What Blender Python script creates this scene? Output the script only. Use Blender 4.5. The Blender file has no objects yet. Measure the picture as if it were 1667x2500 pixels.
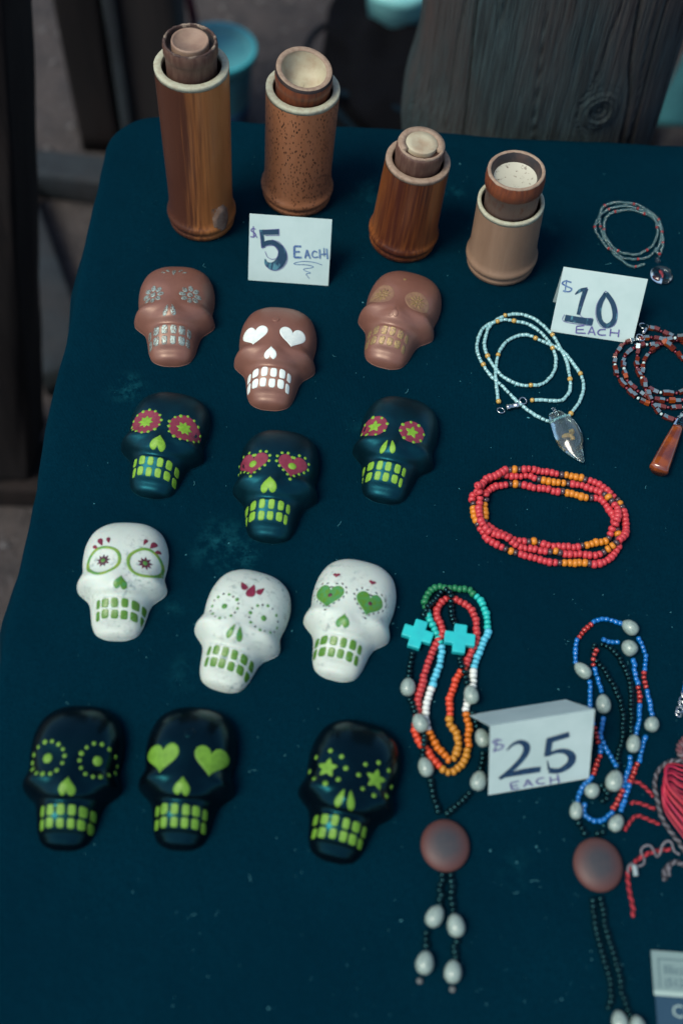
import bpy, math, random
import numpy as np
from mathutils import Vector, Matrix, Quaternion, noise as mnoise

random.seed(7)
rng = np.random.default_rng(7)
SC = bpy.context.scene
COL = SC.collection
PI = math.pi

# ------------------------------------------------------------------ camera, sky, sun, exposure
F = 2800.0                       # focal length in photograph pixels (photograph 1667 x 2500)
PITCH, ROLL = math.radians(59), math.radians(4.3)
TZ = 0.74                        # table height
CAM = Vector((0, 0, TZ + 0.70))
FW = Vector((0, math.cos(PITCH), -math.sin(PITCH)))
_r0, _u0 = Vector((1, 0, 0)), Vector((0, math.sin(PITCH), math.cos(PITCH)))
RT = _r0 * math.cos(ROLL) + _u0 * math.sin(ROLL)
UP = _u0 * math.cos(ROLL) - _r0 * math.sin(ROLL)
cd = bpy.data.cameras.new('camera')
cam = bpy.data.objects.new('camera', cd)
COL.objects.link(cam)
M = Matrix((RT, UP, -FW)).transposed().to_4x4()
M.translation = CAM
cam.matrix_world = M
cd.sensor_fit = 'VERTICAL'
cd.sensor_height = 36
cd.lens = F / 2500 * 36
cd.clip_start, cd.clip_end = 0.05, 500
cd.dof.use_dof = True
cd.dof.focus_distance = 0.86
cd.dof.aperture_fstop = 3.4
SC.camera = cam

SUN_AZ, SUN_EL = math.radians(-124), math.radians(58)   # azimuth from +Y, clockwise
w = bpy.data.worlds.new('World')
SC.world = w
w.use_nodes = True
nt = w.node_tree
bg = nt.nodes['Background']
sky = nt.nodes.new('ShaderNodeTexSky')
sky.sky_type = 'NISHITA'
sky.sun_disc = False
sky.sun_elevation = SUN_EL
sky.sun_rotation = SUN_AZ
sky.air_density, sky.dust_density, sky.ozone_density = 1.0, 2.0, 1.2
nt.links.new(sky.outputs[0], bg.inputs[0])
bg.inputs[1].default_value = 0.085
sd = bpy.data.lights.new('sun', 'SUN')
sd.energy = 1.5
sd.angle = math.radians(24)
sd.color = (1.0, 0.95, 0.80)
sun = bpy.data.objects.new('sun', sd)
COL.objects.link(sun)
_sd = Vector((math.sin(SUN_AZ) * math.cos(SUN_EL), math.cos(SUN_AZ) * math.cos(SUN_EL), math.sin(SUN_EL)))
sun.rotation_euler = _sd.to_track_quat('Z', 'Y').to_euler()
sun.location = (0, 0, 5)
vs = SC.view_settings
vs.view_transform = 'Standard'
vs.look = 'None'
vs.exposure = 0.90
vs.gamma = 1.0
vs.use_curve_mapping = False

# ------------------------------------------------------------------ helpers
def un(px, py, z=TZ):
    d = FW + RT * ((px - 833.5) / F) - UP * ((py - 1250) / F)
    return CAM + d * ((z - CAM.z) / d.z)

def pr(p):
    v = Vector(p) - CAM
    k = F / v.dot(FW)
    return 833.5 + k * v.dot(RT), 1250 - k * v.dot(UP)

def s2l(c):
    return tuple((v / 255 / 12.92) if v <= 10.3 else ((v / 255 + .055) / 1.055) ** 2.4 for v in c)

def tag(o, label=None, cat=None, group=None, kind=None):
    if label: o['label'] = label
    if cat: o['category'] = cat
    if group: o['group'] = group
    if kind: o['kind'] = kind
    return o

def empty(name, loc, rz=0, label=None, cat=None, group=None):
    o = bpy.data.objects.new(name, None)
    COL.objects.link(o)
    o.location = loc
    o.rotation_euler = (0, 0, rz)
    o.empty_display_size = .02
    return tag(o, label, cat, group)

def mk_mesh(name, v, f, mat=None, smooth=True):
    me = bpy.data.meshes.new(name)
    me.from_pydata([tuple(map(float, p)) for p in v], [], f)
    if smooth:
        me.polygons.foreach_set('use_smooth', [True] * len(me.polygons))
    if mat: me.materials.append(mat)
    me.update()
    return me

def obj(name, me, parent=None, loc=None, quat=None, scale=None):
    o = bpy.data.objects.new(name, me)
    COL.objects.link(o)
    if parent: o.parent = parent
    if loc is not None: o.location = loc
    if quat is not None:
        o.rotation_mode = 'QUATERNION'
        o.rotation_quaternion = quat
    if scale is not None: o.scale = scale if hasattr(scale, '__len__') else (scale,) * 3
    return o

def nodes_of(m):
    m.use_nodes = True
    return m.node_tree, m.node_tree.nodes['Principled BSDF']

def N(t, typ, **k):
    n = t.nodes.new(typ)
    for a, b in k.items(): setattr(n, a, b)
    return n

def coord(t, scale=(1, 1, 1), kind='Object'):
    tc = N(t, 'ShaderNodeTexCoord')
    mp = N(t, 'ShaderNodeMapping')
    mp.inputs['Scale'].default_value = scale
    t.links.new(tc.outputs[kind], mp.inputs[0])
    return mp.outputs[0]

def coord_rand(t, scale=(1, 1, 1)):
    v = coord(t, scale)
    oi = N(t, 'ShaderNodeObjectInfo')
    k = N(t, 'ShaderNodeMath', operation='MULTIPLY'); k.inputs[1].default_value = 37.0
    t.links.new(oi.outputs['Random'], k.inputs[0])
    ad = N(t, 'ShaderNodeVectorMath', operation='ADD')
    t.links.new(v, ad.inputs[0]); t.links.new(k.outputs[0], ad.inputs[1])
    return ad.outputs[0]

def noise_fac(t, vec, scale, detail=4, rough=.6, lo=.35, hi=.65):
    n = N(t, 'ShaderNodeTexNoise')
    n.inputs['Scale'].default_value = scale
    n.inputs['Detail'].default_value = detail
    n.inputs['Roughness'].default_value = rough
    t.links.new(vec, n.inputs['Vector'])
    r = N(t, 'ShaderNodeMapRange')
    r.inputs[1].default_value, r.inputs[2].default_value = lo, hi
    t.links.new(n.outputs['Fac'], r.inputs[0])
    return r.outputs[0], n.outputs['Fac']

def mix(t, fac, a, b):
    m = N(t, 'ShaderNodeMix', data_type='RGBA')
    if isinstance(fac, float): m.inputs[0].default_value = fac
    else: t.links.new(fac, m.inputs[0])
    for sock, v in ((m.inputs[6], a), (m.inputs[7], b)):
        if isinstance(v, tuple): sock.default_value = (*v[:3], 1)
        else: t.links.new(v, sock)
    return m.outputs[2]

def bump(t, bs, h, strength=.3, dist=.001):
    b = N(t, 'ShaderNodeBump')
    b.inputs['Strength'].default_value = strength
    b.inputs['Distance'].default_value = dist
    t.links.new(h, b.inputs['Height'])
    t.links.new(b.outputs[0], bs.inputs['Normal'])

MATS = {}
def mat(name, c1, c2=None, scale=200, rough=.5, lo=.4, hi=.65, bst=0, bscale=None, bdist=.0005, vec=(1, 1, 1),
        metallic=0, spec=.5, coat=0, trans=0, ior=1.5, sheen=0, sss=0, tint=None):
    m = bpy.data.materials.new(name)
    t, bs = nodes_of(m)
    bs.inputs['Base Color'].default_value = (*c1, 1)
    bs.inputs['Roughness'].default_value = rough
    bs.inputs['Metallic'].default_value = metallic
    bs.inputs['Specular IOR Level'].default_value = spec
    bs.inputs['Coat Weight'].default_value = coat
    bs.inputs['Coat Roughness'].default_value = .08
    bs.inputs['Transmission Weight'].default_value = trans
    bs.inputs['IOR'].default_value = ior
    bs.inputs['Sheen Weight'].default_value = sheen
    if tint: bs.inputs['Specular Tint'].default_value = (*tint, 1)
    if sss:
        bs.inputs['Subsurface Weight'].default_value = sss
        bs.inputs['Subsurface Radius'].default_value = (1, .8, .6)
        bs.inputs['Subsurface Scale'].default_value = .002
    v = coord_rand(t, vec)
    if c2:
        f, _ = noise_fac(t, v, scale, lo=lo, hi=hi)
        t.links.new(mix(t, f, tuple(c1), tuple(c2)), bs.inputs['Base Color'])
    if bst:
        _, h = noise_fac(t, v, bscale or scale)
        bump(t, bs, h, bst, bdist)
    MATS[name] = m
    return m

def catmull(pts, n=8, closed=False):
    P = [np.array(p, float) for p in pts]
    L = len(P)
    out = []
    rngi = range(L if closed else L - 1)
    for i in rngi:
        if closed: p0, p1, p2, p3 = P[i - 1], P[i], P[(i + 1) % L], P[(i + 2) % L]
        else: p0, p1, p2, p3 = P[max(i - 1, 0)], P[i], P[i + 1], P[min(i + 2, L - 1)]
        for k in range(n):
            s = k / n
            out.append(.5 * ((2 * p1) + (p2 - p0) * s + (2 * p0 - 5 * p1 + 4 * p2 - p3) * s * s + (3 * p1 - p0 - 3 * p2 + p3) * s ** 3))
    if not closed: out.append(P[-1])
    return np.array(out)

def resample(pts, pitch, closed=False, s0=0.0):
    p = np.array(pts, float)
    if closed: p = np.vstack([p, p[:1]])
    d = np.r_[0, np.cumsum(np.linalg.norm(np.diff(p, axis=0), axis=1))]
    n = max(1, int(round((d[-1] - s0) / pitch)))
    s = s0 + (np.arange(n) + .5) * (d[-1] - s0) / n
    return np.stack([np.interp(s, d, p[:, k]) for k in range(p.shape[1])], 1), s / d[-1]

def tube_mesh(name, pts, r, mat_, seg=8, cap=True):
    pts = [Vector(p) for p in pts]
    n = len(pts)
    rs = r if hasattr(r, '__len__') else [r] * n
    v, f = [], []
    t0 = (pts[1] - pts[0]).normalized()
    nx = t0.orthogonal().normalized()
    for i in range(n):
        t = (pts[min(i + 1, n - 1)] - pts[max(i - 1, 0)])
        if t.length < 1e-9: t = t0
        t = t.normalized()
        nx = (nx - t * nx.dot(t))
        nx = nx.normalized() if nx.length > 1e-6 else t.orthogonal().normalized()
        b = t.cross(nx)
        for k in range(seg):
            a = 2 * PI * k / seg
            v.append(pts[i] + (nx * math.cos(a) + b * math.sin(a)) * rs[i])
    for i in range(n - 1):
        for k in range(seg):
            a, b2 = i * seg + k, i * seg + (k + 1) % seg
            f.append((a, b2, b2 + seg, a + seg))
    if cap:
        f.append(tuple(range(seg - 1, -1, -1)))
        f.append(tuple((n - 1) * seg + k for k in range(seg)))
    return mk_mesh(name, v, f, mat_)

def lathe(name, prof, mat_, seg=64, wob=None, cap_first=False, cap_last=False):
    v, f = [], []
    n = len(prof)
    for i, (r, z) in enumerate(prof):
        for k in range(seg):
            a = 2 * PI * k / seg
            rr, zz = (r, z) if wob is None else wob(r, z, a, i)
            v.append((rr * math.cos(a), rr * math.sin(a), zz))
    for i in range(n - 1):
        for k in range(seg):
            a, b = i * seg + k, i * seg + (k + 1) % seg
            f.append((a, b, b + seg, a + seg))
    if cap_first: f.append(tuple(range(seg - 1, -1, -1)))
    if cap_last: f.append(tuple((n - 1) * seg + k for k in range(seg)))
    return mk_mesh(name, v, f, mat_)

def box_verts(x0, x1, y0, y1, z0, z1):
    v = [(x0, y0, z0), (x1, y0, z0), (x1, y1, z0), (x0, y1, z0), (x0, y0, z1), (x1, y0, z1), (x1, y1, z1), (x0, y1, z1)]
    f = [(3, 2, 1, 0), (4, 5, 6, 7), (0, 1, 5, 4), (1, 2, 6, 5), (2, 3, 7, 6), (3, 0, 4, 7)]
    return v, f

def bevelled(name, v, f, mat_, b=.003, seg=2, smooth=True):
    import bmesh
    me = mk_mesh(name, v, f, mat_, smooth=smooth)
    bm = bmesh.new(); bm.from_mesh(me)
    bmesh.ops.bevel(bm, geom=bm.edges[:] , offset=b, segments=seg, affect='EDGES', profile=.6)
    bm.to_mesh(me); bm.free()
    me.polygons.foreach_set('use_smooth', [smooth] * len(me.polygons))
    return me

def timber(name, p0, p1, wx, wy, mat_, up=Vector((0, 0, 1)), sub=24, amp=.003, seed=0, twist=0):
    """a rough squared beam from p0 to p1 with worn, uneven edges, in world coordinates"""
    p0, p1 = Vector(p0), Vector(p1)
    t = (p1 - p0).normalized()
    a = up - t * up.dot(t)
    a = a.normalized() if a.length > 1e-3 else Vector((1, 0, 0))
    b = t.cross(a)
    sec = []
    for k in range(32):
        th = 2 * PI * k / 32
        c, s = math.cos(th), math.sin(th)
        e = .22
        sec.append((math.copysign(abs(c) ** e, c) * wx / 2, math.copysign(abs(s) ** e, s) * wy / 2))
    v, f = [], []
    L = (p1 - p0).length
    for i in range(sub + 1):
        c = p0 + (p1 - p0) * (i / sub)
        for k, (x, y) in enumerate(sec):
            q = Vector((x * 60, y * 60, i / sub * L * 4 + seed * 9))
            d = mnoise.noise(q) * amp + mnoise.noise(Vector((k * .9, seed, i * .15))) * amp * .5
            g = 1 + d / max(wx, wy) * 2
            v.append(c + (b * x + a * y) * g)
    for i in range(sub):
        for k in range(32):
            p, q = i * 32 + k, i * 32 + (k + 1) % 32
            f.append((p, q, q + 32, p + 32))
    f.append(tuple(range(31, -1, -1)))
    f.append(tuple(sub * 32 + k for k in range(32)))
    return mk_mesh(name, v, f, mat_)

# ------------------------------------------------------------------ materials
K = 1.0
def A(rgb, k=1.18):     # colour seen on a fully lit surface -> base colour
    return tuple(min(.85, c * k) for c in s2l(rgb))

def cloth_material():
    m = bpy.data.materials.new('black_table_cloth')
    t, bs = nodes_of(m)
    v = coord(t)
    base, dust = (.0004, .0160, .0295), (.010, .10, .125)
    f1, _ = noise_fac(t, v, 7, 5, .6, .42, .75)
    c = mix(t, f1, base, (.0007, .0225, .0395))
    fg, _ = noise_fac(t, v, 620, 3, .7, .3, .7)
    c = mix(t, fg, tuple(x * .75 for x in base), c)
    # powder smudges on the cloth: position (table plane), radius, strength
    for (px, py, r, s) in ((312, 945, .022, .9), (540, 1335, .034, .8), (600, 1360, .02, .7), (905, 470, .03, .35), (1105, 470, .016, .6),
                           (1335, 560, .013, .5), (450, 1640, .02, .35), (870, 1030, .015, .3), (1255, 2120, .02, .25), (1000, 640, .02, .2), (430, 1480, .012, .4)):
        p = un(px, py)
        sub = N(t, 'ShaderNodeVectorMath', operation='DISTANCE')
        t.links.new(v, sub.inputs[0]); sub.inputs[1].default_value = (p.x, p.y, TZ)
        mr = N(t, 'ShaderNodeMapRange', interpolation_type='SMOOTHERSTEP')
        mr.inputs[1].default_value, mr.inputs[2].default_value = r, 0
        mr.inputs[3].default_value, mr.inputs[4].default_value = 0, s
        t.links.new(sub.outputs['Value'], mr.inputs[0])
        fn, _ = noise_fac(t, v, 90, 6, .75, .46, .8)
        mu = N(t, 'ShaderNodeMath', operation='MULTIPLY')
        t.links.new(mr.outputs[0], mu.inputs[0]); t.links.new(fn, mu.inputs[1])
        c = mix(t, mu.outputs[0], c, dust)
    t.links.new(c, bs.inputs['Base Color'])
    bs.inputs['Roughness'].default_value = .95
    bs.inputs['Specular IOR Level'].default_value = .06
    bs.inputs['Specular Tint'].default_value = (.1, .7, 1, 1)
    # weave: two crossed fine waves, plus soft undulation
    h = None
    for ax in ('X', 'Y'):
        wv = N(t, 'ShaderNodeTexWave', bands_direction=ax)
        wv.inputs['Scale'].default_value = 300
        wv.inputs['Distortion'].default_value = 1.5
        t.links.new(v, wv.inputs[0])
        if h is None: h = wv.outputs['Fac']
        else:
            ad = N(t, 'ShaderNodeMath', operation='ADD')
            t.links.new(h, ad.inputs[0]); t.links.new(wv.outputs['Fac'], ad.inputs[1]); h = ad.outputs[0]
    b1 = N(t, 'ShaderNodeBump'); b1.inputs['Strength'].default_value = .5; b1.inputs['Distance'].default_value = .0003
    t.links.new(h, b1.inputs['Height'])
    _, n2 = noise_fac(t, v, 22, 4, .6)
    b2 = N(t, 'ShaderNodeBump'); b2.inputs['Strength'].default_value = .6; b2.inputs['Distance'].default_value = .006
    t.links.new(n2, b2.inputs['Height']); t.links.new(b1.outputs[0], b2.inputs['Normal'])
    t.links.new(b2.outputs[0], bs.inputs['Normal'])
    return m
M_CLOTH = cloth_material()

def wood_material(name, c1, c2, c3, vec=(18, 18, 2.2), rough=.85, bst=.6, scale=4.0):
    m = bpy.data.materials.new(name)
    t, bs = nodes_of(m)
    v = coord(t, vec)
    f1, h1 = noise_fac(t, v, scale, 8, .65, .38, .66)
    f2, _ = noise_fac(t, coord(t, (3, 3, 1.2)), 3, 4, .6, .45, .7)
    f3, h3 = noise_fac(t, coord(t, (vec[0] * 4, vec[1] * 4, vec[2] * 1.2)), scale, 6, .7, .52, .72)
    c = mix(t, f1, c1, c2)
    c = mix(t, f2, c, c3)
    mu = N(t, 'ShaderNodeMath', operation='MULTIPLY'); mu.inputs[1].default_value = .75
    t.links.new(f3, mu.inputs[0])
    c = mix(t, mu.outputs[0], c, tuple(x * .3 for x in c1))
    t.links.new(c, bs.inputs['Base Color'])
    bs.inputs['Roughness'].default_value = rough
    bs.inputs['Specular IOR Level'].default_value = .25
    bump(t, bs, h1, bst, .004)
    return m
M_LOG = wood_material('weathered_log', (.042, .068, .072), (.016, .021, .023), (.066, .050, .046), vec=(80, 80, 3.6), bst=1.0)
M_DARKWOOD = wood_material('dark_timber', (.0085, .0068, .0068), (.0045, .004, .0045), (.014, .0095, .0085), vec=(14, 14, 1.5))
M_GREYWOOD = wood_material('grey_timber', (.022, .030, .036), (.016, .021, .026), (.026, .027, .029), vec=(6, 6, 6), bst=.3)

def ground_material():
    m = bpy.data.materials.new('gravel_ground')
    t, bs = nodes_of(m)
    v = coord(t)
    f1, h = noise_fac(t, v, 14, 8, .7, .35, .7)
    c = mix(t, f1, (.024, .022, .023), (.060, .050, .047))
    f2, h2 = noise_fac(t, v, 70, 4, .6, .55, .75)
    c = mix(t, f2, c, (.08, .075, .075))
    t.links.new(c, bs.inputs['Base Color'])
    bs.inputs['Roughness'].default_value = .95
    bump(t, bs, h2, .8, .01)
    return m
M_GROUND = ground_material()

M_CHOC = mat('chocolate', (.155, .066, .047), (.20, .09, .063), 38, .43, bst=.16, bscale=70, bdist=.0009, spec=1.0, tint=(1, .82, .70), lo=.3, hi=.75)
M_BLACK = mat('satin_black', (.0008, .0045, .007), (.0012, .013, .018), 60, .42, bst=.3, bscale=85, bdist=.0009, spec=.75, tint=(.1, .75, 1), lo=.45, hi=.7)
M_GLOSS = mat('glossy_black', (.0006, .0014, .0026), (.001, .003, .005), 40, .24, bst=.2, bscale=42, bdist=.0012, spec=.40, tint=(.1, .8, 1))
def white_mat():
    m = bpy.data.materials.new('white_plaster')
    t, bs = nodes_of(m)
    v = coord_rand(t)
    f1, h = noise_fac(t, v, 210, 6, .75, .52, .66)
    f0, _ = noise_fac(t, v, 34, 3, .5, .42, .66)
    mu = N(t, 'ShaderNodeMath', operation='MULTIPLY')
    t.links.new(f1, mu.inputs[0]); t.links.new(f0, mu.inputs[1])
    c = mix(t, mu.outputs[0], (.53, .61, .545), (.09, .17, .17))
    t.links.new(c, bs.inputs['Base Color'])
    bs.inputs['Roughness'].default_value = .5
    bs.inputs['Subsurface Weight'].default_value = .25
    bs.inputs['Subsurface Scale'].default_value = .004
    bump(t, bs, h, .35, .0006)
    return m
M_WHITE = white_mat()
M_LIME = mat('lime_paint', (.19, .40, .026), (.13, .29, .014), 350, .55, lo=.4, hi=.7, bst=.3, bscale=500)
M_LIME_SHADE = mat('shaded_lime_paint', (.125, .29, .020), (.085, .21, .012), 350, .55, lo=.4, hi=.7, bst=.3, bscale=500)  # lime paint with the near row's dimming put into the colour
M_GREEN = mat('green_paint', (.075, .21, .014), (.05, .23, .07), 330, .4, lo=.42, hi=.62, bst=.3, bscale=450)
M_TOOTHG = mat('green_tooth_paint', (.065, .19, .014), (.20, .38, .20), 420, .35, lo=.58, hi=.72, bst=.3, bscale=500)
M_RING = mat('yellow_green_paint', (.20, .31, .035), (.08, .26, .06), 160, .4, lo=.4, hi=.6)
M_MAG = mat('maroon_paint', (.22, .028, .055), (.17, .02, .04), 200, .5)
M_MAROON = mat('dark_maroon_paint', (.10, .012, .03), (.05, .01, .03), 300, .45)
M_RED = mat('berry_paint', (.23, .02, .05), (.12, .012, .03), 250, .4)
M_INKDOT = mat('black_paint', (.012, .012, .02), rough=.5)
M_WPAINT = mat('white_paint', (.72, .80, .74), (.62, .72, .68), 250, .5)
M_SILVER = mat('silver_glitter', (.28, .37, .34), (.15, .11, .09), 700, .35, lo=.46, hi=.58, bst=.9, bscale=900, metallic=.35)
M_GOLD = mat('gold_dust', (.30, .21, .08), (.20, .12, .08), 700, .4, lo=.45, hi=.6, bst=.7, bscale=900, metallic=.25)
M_GOLDEYE = mat('faint_gold_wash', (.21, .115, .075), (.27, .165, .09), 240, .42, bst=.3, bscale=500)

M_PAPER = mat('white_card', (.47, .61, .59), (.41, .55, .53), 25, .8, spec=.2)
def ink_mat(name, c1, c2, vec):
    return mat(name, c1, c2, 260, .5, lo=.56, hi=.66, vec=vec)
M_INK = ink_mat('dark_pen_ink', (.006, .040, .085), (.07, .22, .28), (1, .35, .35))
M_INK2 = mat('solid_pen_ink', (.008, .034, .085), (.03, .10, .17), 400, .5, lo=.5, hi=.7)
M_PEN = mat('purple_pen', (.08, .07, .24), (.15, .15, .34), 300, .5)
M_PENB = mat('blue_pen', (.04, .09, .25), (.14, .25, .40), 350, .5)

# ------------------------------------------------------------------ ground and background
gv = [(-40, -40, 0), (40, -40, 0), (40, 60, 0), (-40, 60, 0)]
ground = obj('ground', mk_mesh('ground', gv, [(0, 1, 2, 3)], M_GROUND, False))
tag(ground, kind='structure')

def pebbles():
    v, f = [], []
    for _ in range(1500):
        x, y = rng.uniform(-1.3, 1.3), rng.uniform(.6, 3.0)
        r = rng.uniform(.003, .010)
        b = len(v)
        ang = rng.uniform(0, 6.28)
        for (sx, sy, sz) in ((1, 0, 0), (-1, 0, 0), (0, 1, 0), (0, -1, 0), (0, 0, .7), (.6, .6, .4), (-.6, .5, .4), (.5, -.6, .35), (-.5, -.6, .4)):
            j = rng.uniform(.75, 1.25)
            X = (sx * math.cos(ang) - sy * math.sin(ang)) * r * j
            Y = (sx * math.sin(ang) + sy * math.cos(ang)) * r * j * .8
            v.append((x + X, y + Y, sz * r * j))
        for t in ((0, 5, 7), (5, 4, 7), (5, 2, 6), (5, 6, 4), (6, 1, 8), (6, 8, 4), (8, 3, 7), (8, 7, 4), (0, 2, 5), (2, 1, 6), (1, 3, 8), (3, 0, 7)):
            f.append(tuple(b + i for i in t))
    o = obj('gravel', mk_mesh('gravel', v, f, mat('pebble', (.05, .049, .052), (.10, .095, .095), 3, .9)))
    tag(o, 'loose grey gravel scattered over the ground behind the table', 'gravel', kind='stuff')
pebbles()

# table frame: corner from the photograph's cloth edges
pL0, pL1 = un(228, 480), un(20, 1330)
pB0, pB1 = un(830, 304), un(1667, 350)
eB = (pB1 - pB0).normalized()
eL = Vector((-eB.y, eB.x, 0))            # points away from the camera, along the table's short side
cor = pB0 + eB * (((pL0 + pL1) / 2 - pB0).dot(eB) + .005)
TW, TD = 1.35, .80
rotT = math.atan2(eB.y, eB.x)
tcen = cor + eB * TW / 2 - eL * TD / 2

def build_cloth():
    Rc = .048
    def perimeter(inset, n_arc=14, n_side=(130, 80)):
        pts = []
        hx, hy = TW / 2 - inset, TD / 2 - inset
        r = max(Rc - inset, .004)
        cs = [(hx - r, hy - r, 0), (-hx + r, hy - r, 90), (-hx + r, -hy + r, 180), (hx - r, -hy + r, 270)]
        for i, (cx, cy, a0) in enumerate(cs):
            for k in range(n_arc):
                a = math.radians(a0 + 90 * k / n_arc)
                pts.append((cx + r * math.cos(a), cy + r * math.sin(a), math.cos(a), math.sin(a)))
            nx_, ny_ = cs[(i + 1) % 4][:2]
            a = math.radians(a0 + 90)
            p0 = (cx + r * math.cos(a), cy + r * math.sin(a)); p1 = (nx_ + r * math.cos(a), ny_ + r * math.sin(a))
            m = n_side[i % 2]
            for k in range(m):
                s = k / m
                pts.append((p0[0] + (p1[0] - p0[0]) * s, p0[1] + (p1[1] - p0[1]) * s, math.cos(a), math.sin(a)))
        return pts
    v, f = [], []
    rings = [(.10, 0, 0), (.05, 0, 0), (.02, 0, 0), (.008, 0, 0), (.004, -.0006, 0), (.0014, -.0022, 0), (.0, -.005, 0), (0, -.012, .1), (0, -.03, .25), (0, -.08, .5), (0, -.16, .75), (0, -.28, 1), (0, -.42, 1.1), (0, -.55, 1.2)]
    npt = None
    for ri, (ins, dz, fold) in enumerate(rings):
        P = perimeter(ins)
        npt = len(P)
        for k, (x, y, nx_, ny_) in enumerate(P):
            s = k / npt * 2 * PI
            amp = fold * .016 * (math.sin(s * 23 + 1.3 * math.sin(s * 5)) + .6 * math.sin(s * 41 + 2))
            wv = (.0030 * mnoise.noise(Vector((x * 11, y * 11, 3))) + .0012 * mnoise.noise(Vector((x * 45, y * 45, 8)))) if ri > 2 else 0
            out = fold * .018 + amp + wv
            v.append((x + nx_ * out, y + ny_ * out, dz))
    for r_ in range(len(rings) - 1):
        for k in range(npt):
            a, b = r_ * npt + k, r_ * npt + (k + 1) % npt
            f.append((a, a + npt, b + npt, b))
    f.append(tuple(range(npt)))
    me = mk_mesh('table_cloth', [Matrix.Rotation(rotT, 3, 'Z') @ Vector(p) + Vector((tcen.x, tcen.y, TZ)) for p in v], f, M_CLOTH)
    o = obj('table_cloth', me)
    tag(o, 'black cloth with powder smudges draped over the market table', 'tablecloth')
build_cloth()

tb = empty('folding_table', (tcen.x, tcen.y, 0), rotT, 'folding table with thin grey legs hidden under the black cloth', 'table')
M_TABLE = mat('table_plastic', (.4, .4, .4), rough=.6)
v, f = box_verts(-TW / 2 + .025, TW / 2 - .025, -TD / 2 + .025, TD / 2 - .025, TZ - .035, TZ - .002)
obj('table_top', bevelled('table_top', v, f, M_TABLE, .006), tb)
for sx in (-1, 1):
    for sy in (-1, 1):
        obj('leg', tube_mesh('leg', [(sx * .55, sy * .30, 0), (sx * .55, sy * .30, TZ - .035)], .014, M_TABLE, 10), tb)

# weathered log post behind the table
def build_log():
    pl, pr_ = un(998, 200, .68), un(1597, 200, .68)
    yc = cor.y + .16
    # distance: just behind the table edge; width from there
    def at_y(px, py, y):
        d = FW + RT * ((px - 833.5) / F) - UP * ((py - 1250) / F)
        return CAM + d * (y / d.y)
    a, b = at_y(1000, 290, yc), at_y(1563, 320, yc)
    cx = (a.x + b.x) / 2
    R = (b.x - a.x) / 2 * 1.02
    root = empty('log_post', (cx, yc, 0), 0, 'thick weathered grey log post with a knot, standing behind the table', 'post')
    kn = at_y(1425, 250, yc - R * .9)
    ka, kz = math.atan2(kn.y - yc, kn.x - cx), kn.z
    v, f = [], []
    na, nz = 520, 220
    z0, z1 = 0.0, 1.25
    for i in range(nz + 1):
        z = z0 + (z1 - z0) * (i / nz) if i < 1 else None
        # denser rows where the photograph sees the post
        s = i / nz
        z = .50 * s / .1 if s < .1 else (.50 + .36 * (s - .1) / .8 if s < .9 else .86 + .39 * (s - .9) / .1)
        for k in range(na):
            th = 2 * PI * k / na
            c, sn = math.cos(th), math.sin(th)
            e = .78
            x, y = math.copysign(abs(c) ** e, c), math.copysign(abs(sn) ** e, sn)
            g = R * (1 + .035 * mnoise.noise(Vector((c * 1.3, sn * 1.3, z * 2.2))) + .02 * math.sin(z * 5 + th))
            da = ((th - ka + PI) % (2 * PI) - PI) * R
            dz = z - kz
            rr = math.hypot(da / .012, dz / .014)
            warp = -.010 * math.exp(-(rr / 1.8) ** 2) * math.tanh(da / .008)
            u = (th * R + warp * 2.2 + .012 * math.sin(z * 9)) * 1.0
            q = Vector((u * 330, 0, z * 9))
            rid = mnoise.noise(q) * .0007 + mnoise.noise(Vector((u * 110, 5, z * 4))) * .0006 + mnoise.noise(Vector((u * 22, 5, z * 2))) * .0012
            cr = mnoise.noise(Vector((u * 26, 11, z * 1.2)))
            crack = -.0025 * max(0, 1 - abs(cr) / .022)
            cr2 = mnoise.noise(Vector((u * 9, 23, z * .8)))
            crack += -.006 * max(0, 1 - abs(cr2) / .012)
            knot = .0018 * math.exp(-((rr - 1) / .35) ** 2) - .002 * math.exp(-(rr / .5) ** 2) + (.002 * math.sin(rr * 16) * math.exp(-(rr / 1.3) ** 2))
            g += rid + crack + knot + (.012 * math.exp(-((z - .655) / .055) ** 2) - .004) * max(0, -c)
            v.append((x * g, y * g, z))
    for i in range(nz):
        for k in range(na):
            a_, b_ = i * na + k, i * na + (k + 1) % na
            f.append((a_, b_, b_ + na, a_ + na))
    f.append(tuple(range(na - 1, -1, -1)))
    f.append(tuple(nz * na + k for k in range(na)))
    obj('trunk', mk_mesh('trunk', v, f, M_LOG), root)
build_log()

def world_thing(name, me, label, cat, group=None):
    """a mesh in world coordinates becomes a top-level thing with its origin at its base"""
    co = np.empty(len(me.vertices) * 3); me.vertices.foreach_get('co', co); co = co.reshape(-1, 3)
    c = Vector(((co[:, 0].min() + co[:, 0].max()) / 2, (co[:, 1].min() + co[:, 1].max()) / 2, co[:, 2].min()))
    me.transform(Matrix.Translation(-c))
    o = obj(name, me); o.location = c
    return tag(o, label, cat, group)

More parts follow.
